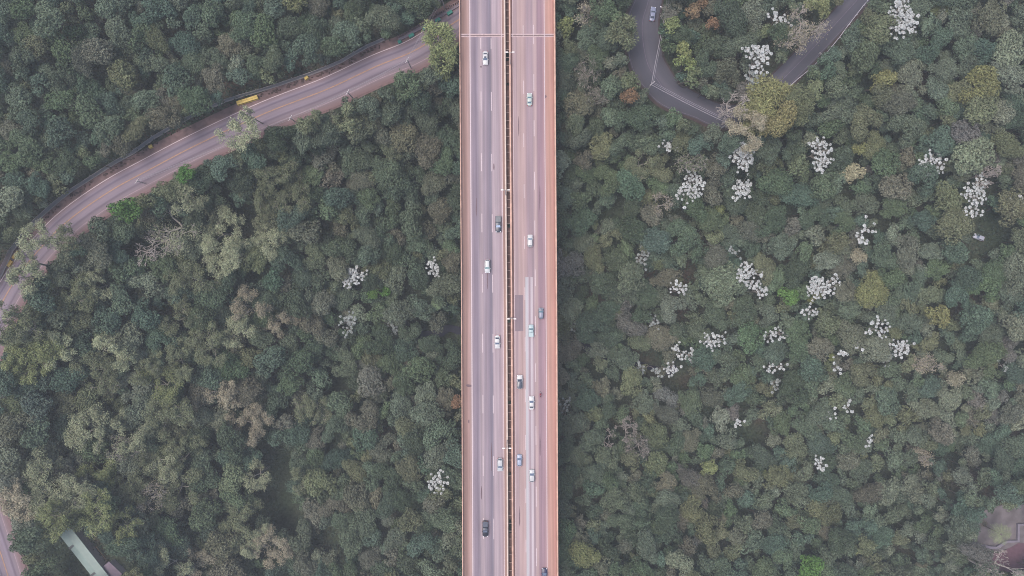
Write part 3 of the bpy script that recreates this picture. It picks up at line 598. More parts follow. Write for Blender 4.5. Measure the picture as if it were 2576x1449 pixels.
obj('wall', mesh('wall', v, f), mat('lilac_grey_wall', A(148, 142, 158), .85, .08, 1), wl)
for nm, (x, y), rr in (('planter', (3688, 1962), 1.0),):
    X, Y = VP(x, y, CZ); t = thing('tree_pit', 'round brown pit ring at the foot of the leaning palm', 'planter', (X, Y, CZ))
    v = [(r*math.cos(a), r*math.sin(a), z) for r, z in ((1.1, .15), (1.15, .45), (.8, .45), (.75, .2)) for a in np.linspace(0, 2*math.pi, 17)[:-1]]
    obj('ring', mesh('ring', v, [(i*16+j, i*16+(j+1) % 16, (i+1)*16+(j+1) % 16, (i+1)*16+j) for i in range(3) for j in range(16)]), mat('pit_ring', A(120, 116, 112), .9), t)
    obj('soil', mesh('soil', v[-16:], [tuple(range(16))]), mat('pit_soil', (.06, .06, .05), .95), t)
exec_marker = 0
# ================================================================== TREES
def quads(C, T, B, sx, sy):
    """leaf quads: centres C, unit tangents T,B, half sizes"""
    sx = np.broadcast_to(np.asarray(sx, float).reshape(-1, 1), (len(C), 1)); sy = np.broadcast_to(np.asarray(sy, float).reshape(-1, 1), (len(C), 1))
    return np.stack([C-T*sx, C-B*sy*.7, C+T*sx, C+B*sy*.7], 1).reshape(-1, 3)   # diamond
def frame(Nn, rng):
    r = rng.normal(size=Nn.shape); T = np.cross(Nn, r); T /= np.linalg.norm(T, axis=1, keepdims=True)+1e-9; return T, np.cross(Nn, T)
def broad(Rc, rng, leaf=.2, dens=1.0, flat=.62, rough=1.0, cl=.42):
    """crown of lobes; every lobe carries many small leaf clusters; origin at crown base centre. returns verts(4n,3), tint(4n,)"""
    nl = int(5+Rc*2.7); V_, T_ = [], []
    ang = rng.uniform(0, 6.28, nl); rad = Rc*.74*np.sqrt(rng.uniform(.02, 1, nl))
    ex = 1+.20*np.sin(ang*2+rng.uniform(0, 6))+.14*np.sin(ang*3+rng.uniform(0, 6))
    cx, cy = rad*np.cos(ang)*ex, rad*np.sin(ang)*ex
    cz = Rc*flat*np.sqrt(np.clip(1-(rad/Rc)**2, .02, 1))+rng.normal(0, .13*Rc, nl)
    lr = Rc*rng.uniform(.22, .42, nl)*(1 if Rc > 3 else 1.15)
    for i in range(nl):
        m = max(8, int(dens*2*math.pi*lr[i]**2*1.25/(cl*cl*2.1)))
        u = rng.normal(size=(m, 3)); u[:, 2] = np.abs(u[:, 2])-.3; u /= np.linalg.norm(u, axis=1, keepdims=True)
        rr = lr[i]*(1+rng.normal(0, .09*rough, m)); cc = np.stack([cx[i]+u[:, 0]*rr, cy[i]+u[:, 1]*rr, cz[i]+u[:, 2]*rr*.9], 1)
        k = 8; w = rng.normal(size=(m, k, 3))*.8+u[:, None]*.9; w /= np.linalg.norm(w, axis=2, keepdims=True)
        cs = cl*rng.uniform(.75, 1.25, (m, 1, 1)); C = (cc[:, None]+w*cs*rng.uniform(.7, 1.0, (m, k, 1))).reshape(-1, 3)
        nn = w.reshape(-1, 3)+rng.normal(0, .30, (m*k, 3)); nn /= np.linalg.norm(nn, axis=1, keepdims=True); T, B = frame(nn, rng)
        s = rng.uniform(.7, 1.3, m*k)*leaf; V_.append(quads(C, T, B, s, s)); lob = rng.uniform(.84, 1.16)
        T_.append((lob*np.repeat(rng.uniform(.80, 1.2, m), k)*rng.uniform(.82, 1.18, m*k)).repeat(4))
        q = max(5, int(3*lr[i]**2/.5)); u = rng.normal(size=(q, 3)); u[:, 2] = np.abs(u[:, 2])-.2; u /= np.linalg.norm(u, axis=1, keepdims=True); T, B = frame(u+rng.normal(0, .2, (q, 3)), rng)   # inner leaves close the lobe, tinted darker as painted inner shade
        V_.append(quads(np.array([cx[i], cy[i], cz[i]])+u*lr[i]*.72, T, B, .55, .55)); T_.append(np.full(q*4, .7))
    return np.concatenate(V_), np.concatenate(T_)
def branches(rng, h, spread, depth=4, kids=(3, 4), r0=.2, lean=(0, 0), droop=0.0, start=.35):
    """returns list of (p0,p1,r0,r1) and list of tips"""
    segs, tips = [], []
    def grow(p, d, L, r, k):
        q = p; dd = d
        for _ in range(2):
            dd = dd+rng.normal(0, .13, 3); dd[2] += .04-droop*.1; dd /= np.linalg.norm(dd); n_ = q+dd*L/2; segs.append((q, n_, r, r*.8)); q = n_; r *= .8
        if k == 0: tips.append((q, dd)); return
        for j in range(rng.integers(kids[0], kids[1]+1)):
            nd = dd*.75+rng.normal(0, .55, 3)*np.array([1, 1, .55]); nd /= np.linalg.norm(nd); grow(q, nd, L*rng.uniform(.55, .8), r*.68, k-1)
        tips.append((q, dd))
    top = np.array([lean[0], lean[1], h*start]); base = np.zeros(3); mid = (base+top)/2+rng.normal(0, .2, 3)*np.array([1, 1, 0])
    segs += [(base, mid, r0*1.25, r0*1.05), (mid, top, r0*1.05, r0*.9)]
    n = rng.integers(3, 6); a0 = rng.uniform(0, 6.28)
    for i in range(n):
        a = a0+i*6.28/n+rng.normal(0, .3); el = rng.uniform(.5, 1.3)
        grow(top.copy(), np.array([math.cos(a)*spread, math.sin(a)*spread, el]), (h*(1-start))*rng.uniform(.38, .52), r0*.55, depth)
    return segs, tips
def seg_mesh(name, segs, n=4, rmin=.03):
    S = np.array([s[0] for s in segs]); E = np.array([s[1] for s in segs]); r0 = np.maximum([s[2] for s in segs], rmin); r1 = np.maximum([s[3] for s in segs], rmin)
    D = E-S; D /= np.linalg.norm(D, axis=1, keepdims=True)+1e-9; ref = np.where(np.abs(D[:, 2:3]) < .9, np.array([[0, 0, 1.]]), np.array([[1., 0, 0]]))
    U = np.cross(D, ref); U /= np.linalg.norm(U, axis=1, keepdims=True); W = np.cross(D, U); v = []
    for (Q, r) in ((S, r0), (E, r1)):
        for k in range(n): t = 2*math.pi*k/n; v.append(Q+(U*math.cos(t)+W*math.sin(t))*r[:, None])
    v = np.stack(v, 1).reshape(-1, 3); m = len(segs); base = (np.arange(m)*2*n)[:, None]
    f = np.stack([np.concatenate([base+k, base+(k+1) % n, base+n+(k+1) % n, base+n+k], 1) for k in range(n)], 1).reshape(-1, 4)
    return fast_mesh(name, v, f)
def fast_mesh(name, v, f, col=None):
    me = bpy.data.meshes.new(name); v = np.asarray(v, np.float32); f = np.asarray(f, np.int32)
    me.vertices.add(len(v)); me.vertices.foreach_set('co', v.ravel()); me.loops.add(f.size); me.loops.foreach_set('vertex_index', f.ravel())
    me.polygons.add(len(f)); me.polygons.foreach_set('loop_start', np.arange(0, f.size, 4, dtype=np.int32))
    try: me.polygons.foreach_set('loop_total', np.full(len(f), 4, dtype=np.int32))
    except Exception: pass
    me.update(calc_edges=True)
    if col is not None:
        a = me.color_attributes.new('Col', 'FLOAT_COLOR', 'POINT'); c = np.ones((len(v), 4), np.float32); c[:, :3] = col; a.data.foreach_set('color', c.ravel())
    return me
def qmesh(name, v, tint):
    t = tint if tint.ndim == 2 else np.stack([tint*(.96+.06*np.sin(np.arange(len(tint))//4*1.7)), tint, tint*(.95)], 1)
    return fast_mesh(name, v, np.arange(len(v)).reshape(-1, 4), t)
PAL = {  # linear foliage albedos and the words for them
 'grey green': (.092, .112, .086), 'dark green': (.062, .082, .058), 'blue green': (.070, .102, .084), 'mid green': (.084, .114, .070), 'olive green': (.120, .124, .078),
 'yellow green': (.170, .178, .080), 'brown grey': (.118, .110, .092), 'bright green': (.100, .185, .055), 'pale sage': (.128, .150, .120), 'tan': (.215, .188, .145),
 'straw yellow': (.245, .232, .140), 'golden olive': (.175, .158, .070), 'rusty orange': (.225, .135, .085), 'mauve grey': (.120, .108, .112)}
PAL = {k: (a*1.10, b*1.24, c*1.20) if k not in ('rusty orange', 'bright green') else (a, b, c) for k, (a, b, c) in PAL.items()}
PAL['straw yellow'] = (.31, .315, .20); PAL['tan'] = (.29, .26, .205)
PAL = {k: tuple(min(.4, q*1.06) for q in c) for k, c in PAL.items()}
PAL = {k: tuple(q*.82+.18*(sum(c)/3)*w for q, w in zip(c, (1.0, 1.06, .97))) for k, c in PAL.items()}
PAL['straw yellow'] = (.31, .32, .225); PAL['tan'] = (.29, .265, .215); PAL['bright green'] = (.095, .19, .055); PAL['pale sage'] = (.165, .195, .16)
PAL = {k: (c[0]*1.04, c[1]*1.07, c[2]*1.06) for k, c in PAL.items()}
PAL = {k: (c[0]*1.09, c[1]*1.03, c[2]*.97) for k, c in PAL.items()}
PAL = {k: tuple(q*.96 for q in c) for k, c in PAL.items()}; PAL['straw yellow'] = (.29, .31, .205)
# ---- crown library: three size classes
LIB = {}
for cls, Rc, nv in (('s', 2.3, 8), ('m', 3.6, 10), ('l', 5.6, 8)):
    for i in range(nv):
        rng = np.random.default_rng(100+i*7+ord(cls)); kind = i % 3
        v, t = broad(Rc, rng, leaf=(.20, .24, .17)[kind], dens=(1.0, 1.0, .85)[kind], flat=rng.uniform(.65, 1.05), rough=(1, .6, 1.8)[kind], cl=(.42, .5, .34)[kind])
        LIB[cls, i] = (v, t, Rc)
NVAR = {'s': 8, 'm': 10, 'l': 8}
def pick_cls(r): return 's' if r < 2.9 else ('m' if r < 4.5 else 'l')
MESHES = {}; PROTO = {}
def lib_mesh(key):
    if key not in MESHES: v, t, Rc = LIB[key]; MESHES[key] = qmesh('crown', v, t)
    return MESHES[key]
def trunk_mesh(hc, Rc, seed):
    k = ('trunk', seed % 6)
    if k not in MESHES:
        rng = np.random.default_rng(seed % 6+50); segs, _ = branches(rng, 1.0, .8, depth=0, r0=.055, start=.62); MESHES[k] = seg_mesh('trunk', segs, 5, rmin=.006); MESHES[k].materials.append(M_BARK)
    return MESHES[k]
def ground_at(vx, vy, hc):
    """world xy so that a crown of height hc above ground projects to (vx,vy)"""
    z = 20.0
    for _ in range(8): x, y, _z = P(vx, vy, z+hc); z = .5*z+.5*tz(x, y)
    x, y, _z = P(vx, vy, z+hc); return x, y, tz(x, y)
TREES = []       # (vx, vy, rv, name, colour word, label-or-None, form)
def set_cols(o, c, k=1.0): o['tcol'] = [float(c[0]*k), float(c[1]*k), float(c[2]*k)]
def under_deck(x, y, z, h, r):
    return min(h, ZD-3.2-z) if -19.5-r < x < 17.5+r else h
def tree_generic(vx, vy, rv, cname, label, name='tree', h=None, group='forest trees', jitter=1.0, key=None):
    h = h or random.uniform(9, 15); hc = h*.72; x, y, z = ground_at(vx, vy, hc); r = rv*(ZC-z-hc)/FV; h2 = under_deck(x, y, z, h, r)
    if h2 < h: h = max(3.5, h2); hc = h*.62; x, y, z = ground_at(vx, vy, hc); r = rv*(ZC-z-hc)/FV
    if name == 'tree': pass
    cls = pick_cls(r); key = key or (cls, random.randrange(NVAR[cls])); sc = r/LIB[key][2]
    t = thing(name, label, 'tree', (x, y, z), random.uniform(0, 6.28), group)
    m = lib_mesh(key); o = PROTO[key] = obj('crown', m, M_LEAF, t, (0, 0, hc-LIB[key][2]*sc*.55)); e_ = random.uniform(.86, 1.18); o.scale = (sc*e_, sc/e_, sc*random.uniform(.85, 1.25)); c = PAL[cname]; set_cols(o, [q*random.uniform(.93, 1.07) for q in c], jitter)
    k = obj('trunk', trunk_mesh(hc, r, random.randrange(6)), None, t); k.scale = (h*.32, h*.32, hc); return t
def tree_branchy(vx, vy, rv, cname, label, kind, name='tree', h=None, group=None, lean=None):
    """wispy (thin-leaved), bare or tufted trees with visible limbs"""
    rv *= {'wispy': 1.36, 'bare': 1.15, 'tuft': 1.05}[kind]
    h = (h or random.uniform(11, 16))+({'tuft': 0, 'bare': 5, 'wispy': 4.5}[kind]); hc = h*.8; x, y, z = ground_at(vx, vy, hc); r = rv*(ZC-z-hc)/FV; rng = np.random.default_rng(int(vx*7+vy))
    segs, tips = branches(rng, h, {'bare': 1.1, 'wispy': 1.0, 'tuft': 1.2}[kind], depth={'bare': 4, 'wispy': 3, 'tuft': 2}[kind], kids={'tuft': (2, 4), 'bare': (3, 3), 'wispy': (3, 3)}[kind], r0=(.035*r+.12)*(1.5 if kind == 'bare' else 1), start={'bare': .45, 'wispy': .5, 'tuft': .4}[kind])
    T = np.array([p for p, d in tips]); ctr = T.mean(0); mr = np.percentile(np.hypot(T[:, 0]-ctr[0], T[:, 1]-ctr[1]), 88); s = r/max(mr, .5)*.92
    if kind == 'bare': s *= .95
    f = lambda p: np.array([(p[0]-ctr[0]*min(1, p[2]/(h*.5)))*s, (p[1]-ctr[1]*min(1, p[2]/(h*.5)))*s, p[2]*h/ max(T[:, 2].max(), 1)])
    segs = [(f(a), f(b), q, w_) for a, b, q, w_ in segs]; tips = [(f(p), d) for p, d in tips]
    t = thing(name, label, 'tree', (x, y, z), 0, group)
    obj('branches' if kind == 'bare' else 'trunk', seg_mesh('trunk', segs, 4, rmin=.05 if kind != 'bare' else .055), {'bare': M_TWIG, 'wispy': M_PALEBARK, 'tuft': M_BARK}[kind], t)
    if kind == 'bare' and not cname: return t
    C, Nn, Sx, Sy, Tn, TT = [], [], [], [], [], []
    n = {'wispy': 34, 'tuft': 60, 'bare': 3}[kind]; tot = max(1, int(r*r*math.pi*{'wispy': 46, 'tuft': 34, 'bare': 9}[kind])); n = max(2, tot//len(tips))
    for p, d in tips:
        cs = rng.uniform(.75, 1.7)*({'wispy': .10, 'tuft': .22, 'bare': .2}[kind]*r+.35); u = rng.normal(size=(n, 3)); u /= np.linalg.norm(u, axis=1, keepdims=True); rr = cs*rng.uniform(.2, 1, (n, 1))**.6
        C.append(p+u*rr*np.array([1, 1, .6])); nn = u*.5+rng.normal(0, .5, (n, 3))+np.array([0, 0, .6]); nn /= np.linalg.norm(nn, axis=1, keepdims=True); Nn.append(nn)
        if kind == 'tuft': Tn.append(np.full(n, rng.uniform(.75, 1.2))*rng.uniform(.7, 1.3, n)); TT.append(u)
        else: Tn.append(np.full(n, rng.uniform(.8, 1.15))*rng.uniform(.75, 1.3, n)); TT.append(rng.normal(size=(n, 3)))
    C = np.concatenate(C); Nn = np.concatenate(Nn); TT = np.concatenate(TT); T_ = TT-Nn*(TT*Nn).sum(1, keepdims=True); T_ /= np.linalg.norm(T_, axis=1, keepdims=True)+1e-9; B = np.cross(Nn, T_)
    sx, sy = {'wispy': (.30, .14), 'tuft': (.62, .22), 'bare': (.25, .15)}[kind]; m = len(C); v = quads(C, T_, B, rng.uniform(.6, 1.3, m)*sx, rng.uniform(.7, 1.3, m)*sy)
    o = obj('crown', qmesh('crown', v, np.repeat(np.concatenate(Tn), 4)), M_LEAF, t); set_cols(o, PAL[cname], rng.uniform(.78, 1.08)); return t
M_SILV = mat('silver_white_leaf', (.56, .57, .60), .6, .10, .8)
M_SILV2 = mat('dim_silver_leaf', (.36, .38, .39), .6, .12, .8)
def tree_white(vx, vy, rx, ry, n, label, dim=False, clumps=None, ang=0.0, name='white_leaved_tree'):
    """sparse tree whose branch ends carry rosettes of big silvery white leaves"""
    rng = np.random.default_rng(int(vx*3+vy*5)); h = random.uniform(14.5, 17.5) if not dim else random.uniform(11.5, 13.5); hc = h*.9; x, y, z = ground_at(vx, vy, hc); s = (ZC-z-hc)/FV; rx *= s; ry *= s
    t = thing(name, label, 'tree', (x, y, z), 0, 'trees with silvery white leaves')
    k = clumps or max(2, int(n/7)); cc = []
    while len(cc) < k:
        a, b = rng.uniform(-1, 1, 2)
        if a*a+b*b < 1: cc.append((a*rx*.82, b*ry*.82))
    ca, sa = math.cos(ang), math.sin(ang); pts = []
    for i in range(n):
        c = cc[i % k]
        for _ in range(24):
            q = np.array([c[0]+rng.normal(0, 1.15), c[1]+rng.normal(0, 1.15)])
            if all(np.hypot(*(q-p[:2])) > .70 for p in pts): break
        pts.append(np.array([q[0], q[1], hc+rng.uniform(-1.1, .9)-.04*(q@q)*.3]))
    pts = [np.array([p[0]*ca-p[1]*sa, p[0]*sa+p[1]*ca, p[2]]) for p in pts]; cc = [(a*ca-b*sa, a*sa+b*ca) for a, b in cc]
    v, tn, segs = [], [], []; fork = np.array([0, 0, h*.45]); segs.append((np.zeros(3), fork, .17, .13)); hubs = []
    for c in cc: hub = np.array([c[0]*.7, c[1]*.7, hc-2.2]); segs.append((fork, hub*.5+fork*.5+rng.normal(0, .2, 3), .10, .08)); segs.append((segs[-1][1], hub, .08, .06)); hubs.append(hub)
    for i, p in enumerate(pts):
        segs.append((hubs[i % k], p-np.array([0, 0, .15]), .05, .035)); npet = 9; R_ = rng.uniform(.42, .72); a0 = rng.uniform(0, 6.28); tilt = rng.normal(0, .22, 2)
        for j in range(npet):
            a = a0+j*6.283/npet+rng.normal(0, .1); rr = R_*rng.uniform(.8, 1.1); d = np.array([math.cos(a), math.sin(a), 0]); n_ = np.array([-math.sin(a), math.cos(a), 0]); w_ = .19*rr/.55
            lift = lambda q: q+np.array([0, 0, q[0]*tilt[0]+q[1]*tilt[1]])
            v += [p+lift(d*.06), p+lift(d*rr*.62-n_*w_+np.array([0, 0, .05])), p+lift(d*rr+np.array([0, 0, -.16])), p+lift(d*rr*.62+n_*w_+np.array([0, 0, .05]))]; tn += [rng.uniform(.62, 1.16)]*4  # leaf tint varied at random to paint shading into the rosettes
    o = obj('crown', qmesh('crown', np.array(v), np.array(tn)), M_LEAF, t); set_cols(o, (.27, .29, .30) if dim else (.47, .48, .51)); obj('trunk', seg_mesh('trunk', segs, 4, .03), M_PALEBARK, t); return t
def palm(vx, vy, rv, label, h, cname='mid green', k=1.0, group=None):
    x, y, z = ground_at(vx, vy, h); r = rv*(ZC-z-h)/FV; t = thing('palm_tree', label, 'palm', (x, y, z), random.uniform(0, 6), group)
    MB().tube([(0, 0, 0), (.15, .1, h*.5), (0, 0, h)], [.22, .17, .14], 6).obj('trunk', M_BARK, t); rng = np.random.default_rng(int(vx))
    v, tn = [], []
    for i in range(13):
        a = 6.283*i/13+rng.normal(0, .12); L = r*rng.uniform(.8, 1.1); d = np.array([math.cos(a), math.sin(a), 0]); n_ = np.array([-math.sin(a), math.cos(a), 0])
        for s in np.linspace(.12, 1, 11):
            p = d*L*s+np.array([0, 0, h+.5*L*s*(1-s*1.25)]); ll = L*.30*math.sin(math.pi*min(1, s*.85+.12))+.1
            for sg_ in (-1, 1):
                tip = p+n_*sg_*ll+d*ll*.55+np.array([0, 0, -.25*ll]); v += [p-d*.06, p+d*.10, tip+d*.03, tip-d*.03]; tn += [rng.uniform(.8, 1.25)]*4
    o = obj('crown', qmesh('crown', np.array(v), np.array(tn)), M_LEAF, t); set_cols(o, PAL[cname], k)
# ---- landmarks used in labels: (x, y, phrase)
LM = [(1005, 104, 'the teal piers of the picket fence'), (621, 251, 'the long yellow barrier'), (770, 195, 'the small yellow block nearer the bridge'), (377, 368, 'the small yellow block farther left'), (30, 650, 'the yellow barriers at the left edge'),
      (325, 530, 'the round bright green tree'), (472, 437, 'the bright green roadside tree'), (450, 575, 'the big bare limbed tree'), (560, 590, 'the large straw yellow crown'), (75, 880, 'the broad yellow crown at the left edge'),
      (955, 740, 'the two bright green tufts'), (900, 700, 'the white tree above the green tufts'), (1085, 678, 'the small white tree near the left parapet'), (878, 815, 'the dim white leaved tree'), (1097, 1215, 'the lowest white tree left of the bridge'),
      (1062, 1330, 'the bottom stretch of the left parapet'), (225, 1410, 'the mint roofed shed'), (610, 790, 'the tan crown mid left'), (690, 1230, 'the treeless dark slope'), (1140, 830, 'the stream beside the left parapet'), (1105, 130, 'the feathery yellow clump by the bridge'),
      (400, 1300, 'the shaggy trees right of the mint roof'), (240, 230, 'the upper left hillside middle'), (745, 12, 'the lime crown at the top edge'), (1000, 480, 'the left slope halfway to the bridge'), (280, 1000, 'the smooth blue green crowns'), (500, 1050, 'the wispy olive group lower left'),
      (1629, 228, 'the hairpin utility pole'), (1642, 35, 'the silver blue saloon'), (1585, 230, 'the orange tinted tree'), (1930, 285, 'the big golden tree over the hairpin'), (2270, 48, 'the densest white leaved tree'), (1908, 150, 'the white tree inside the hairpin'),
      (1742, 465, 'the comma shaped white tree'), (1858, 400, 'the forked white leaved tree'), (2062, 380, 'the hanging white leaved tree'), (2350, 425, 'the oval white leaved tree'), (2462, 490, 'the ribbon of white leaves'), (2180, 588, 'the starry white leaved tree'),
      (1812, 715, 'the great round sage crown'), (1895, 705, 'the white tree beside the sage crown'), (2068, 735, 'the sprawling white leaved tree'), (1985, 745, 'the bright green crown among white trees'), (2195, 730, 'the golden olive dome'), (2360, 795, 'the smaller golden dome'),
      (1805, 852, 'the triangular white leaved tree'), (1715, 895, 'the scattered white tree by the gap'), (2265, 885, 'the bright white tree lower right'), (1905, 1085, 'the dark gap with the mauve bush'), (2060, 1172, 'the lowest bright white tree'), (2460, 598, 'the parked car in the forest gap'),
      (2217, 225, 'the tall olive dome upper right'), (2470, 250, 'the big olive cluster upper right'), (2508, 1330, 'the bare clearing'), (1470, 1390, 'the yellow green crown near the right parapet'), (1780, 1180, 'the yellow tipped crown lower middle'), (1440, 450, 'the upper right parapet stretch'),
      (1440, 1200, 'the lower right parapet stretch'), (2300, 1200, 'the lower right slope'), (2080, 1400, 'the bright green tree on the bottom edge'), (1560, 1120, 'the pale twiggy tree lower middle'), (2540, 1000, 'the right edge middle'), (2420, 1150, 'the dark seam near the right edge')]
# ---- white leaved trees: x, y, rx, ry, rosettes, angle, dim, label
WT = [(2270, 48, 40, 40, 150, 0, 0, 'densest white leaved tree, a solid silvery crown at the upper right'), (1908, 150, 38, 32, 62, .2, 0, 'white leaved tree inside the hairpin between the two road arms'),
 (1886, 198, 24, 16, 26, 0, 1, 'dull white leaved tree just below the one inside the hairpin'), (1958, 45, 24, 20, 26, 0, 0, 'small white leaved tree near the top edge inside the hairpin'),
 (1692, 375, 16, 15, 20, 0, 0, 'small compact white leaved tree, leftmost of the group below the hairpin'), (1858, 398, 36, 32, 72, 0, 0, 'forked white leaved tree with two clumps below the hairpin'),
 (1862, 462, 20, 26, 44, 0, 0, 'teardrop shaped white leaved tree under the forked one'), (1742, 465, 26, 40, 74, -.5, 0, 'white leaved tree shaped like a comma, left of the forked one'),
 (2062, 382, 24, 46, 70, .15, 0, 'hanging white leaved tree with a trailing lower clump, right of the forked one'), (2350, 425, 24, 34, 64, -.1, 0, 'oval white leaved tree high on the right beside the pale cluster'),
 (2462, 480, 17, 42, 60, -.15, 0, 'long ribbon of white leaves on a tree above the parked car'), (2445, 528, 14, 22, 24, 0, 0, 'lower tail of white leaves under the long ribbon, above the parked car'), (2180, 588, 20, 22, 22, 0, 0, 'starry white leaved tree with five separate clumps and bare stems'),
 (1608, 645, 22, 20, 26, .6, 1, 'dull thin white leaved tree nearest the right parapet at mid height'), (1857, 633, 14, 10, 9, 0, 1, 'tiny dull white leaved tree above the great sage crown'), (1886, 690, 24, 30, 58, 0, 0, 'white leaved tree touching the great sage crown on its right'),
 (1910, 735, 16, 22, 24, 0, 0, 'small white leaved tree hanging below the one touching the sage crown'), (2075, 722, 42, 28, 84, 0, 0, 'sprawling wide white leaved tree left of the golden olive dome'), (2042, 770, 18, 20, 18, 0, 0, 'few white rosettes trailing below the sprawling white tree'),
 (1705, 735, 20, 20, 22, 0, 0, 'sparse white leaved tree left of the great sage crown'), (1645, 815, 18, 18, 18, 0, 1, 'faint white leaved tree halfway between parapet and triangular white tree'), (1440, 822, 14, 13, 14, 0, 1, 'faint small white leaved tree against the right parapet'),
 (1806, 852, 34, 18, 38, .25, 0, 'triangular white leaved tree below the great sage crown'), (1952, 840, 24, 20, 26, -.6, 0, 'thin diagonal white leaved tree under the sprawling one'), (2215, 828, 26, 20, 30, -.5, 0, 'open white leaved tree below the golden olive dome'),
 (1722, 885, 34, 20, 36, -.3, 0, 'scattered white leaved tree above the dark gap'), (1700, 920, 34, 18, 22, .1, 0, 'row of white rosettes along the upper rim of the dark gap'), (1640, 925, 36, 16, 22, 0, 1, 'sparse grey white leaved tree left of the dark gap'),
 (2268, 880, 19, 26, 40, -.3, 0, 'bright compact white leaved tree, brightest at the lower right'), (2240, 905, 20, 13, 14, 0, 1, 'dull white leaves just below the brightest lower right white tree'), (1955, 925, 26, 12, 20, .2, 0, 'thin white leaved tree right of the scattered one'), (1950, 958, 10, 18, 12, 0, 1, 'short hanging white leaved tree under the thin one'),
 (2118, 888, 16, 6, 9, 0, 0, 'little bar of white leaves near a small yellow crown'), (2162, 872, 6, 6, 5, 0, 0, 'single white tuft right of the little white bar'), (2108, 927, 8, 8, 6, 0, 0, 'single white tuft below the little white bar'),
 (2135, 1027, 14, 12, 13, 0, 0, 'small white leaved tree, right one of a pair in the lower right forest'), (2094, 1036, 7, 14, 8, 0, 0, 'small white leaved tree, left one of a pair in the lower right forest'), (2192, 1112, 12, 8, 9, 0, 0, 'small white leaved tree below the lower right pair'),
 (2060, 1172, 17, 18, 22, 0, 0, 'lowest bright white leaved tree in the right hand forest'), (1425, 1018, 16, 16, 15, .5, 1, 'dull white leaved tree beside the lower right parapet'), (1860, 1062, 12, 9, 9, 0, 0, 'small white leaved tree at the mauve bush'), (2568, 505, 14, 14, 22, 0, 0, 'white leaved tree cut by the right edge'),
 (2530, 1340-420, 9, 9, 6, 0, 1, 'tiny dull white leaved tree near the right edge'), (893, 700, 30, 24, 56, .3, 0, 'white leaved tree above the two bright green tufts'), (1086, 678, 18, 18, 26, .4, 0, 'small white leaved tree near the left parapet'),
 (878, 815, 20, 20, 40, -.5, 1, 'dim white leaved tree, left one of two above the left stream bank'), (983, 822, 16, 15, 26, 0, 1, 'dim white leaved tree, right one of two above the left stream bank'), (1097, 1217, 20, 24, 40, 0, 0, 'lowest white leaved tree on the left side of the bridge')]
OCC = []   # occupied crowns (vx,vy,r)
for x, y, rx, ry, n, a, dim, lb in WT: tree_white(x, y, rx, ry, max(4, int(n*.9)), lb, bool(dim), ang=a); OCC.append((x, y, (rx+ry)/2*.95))
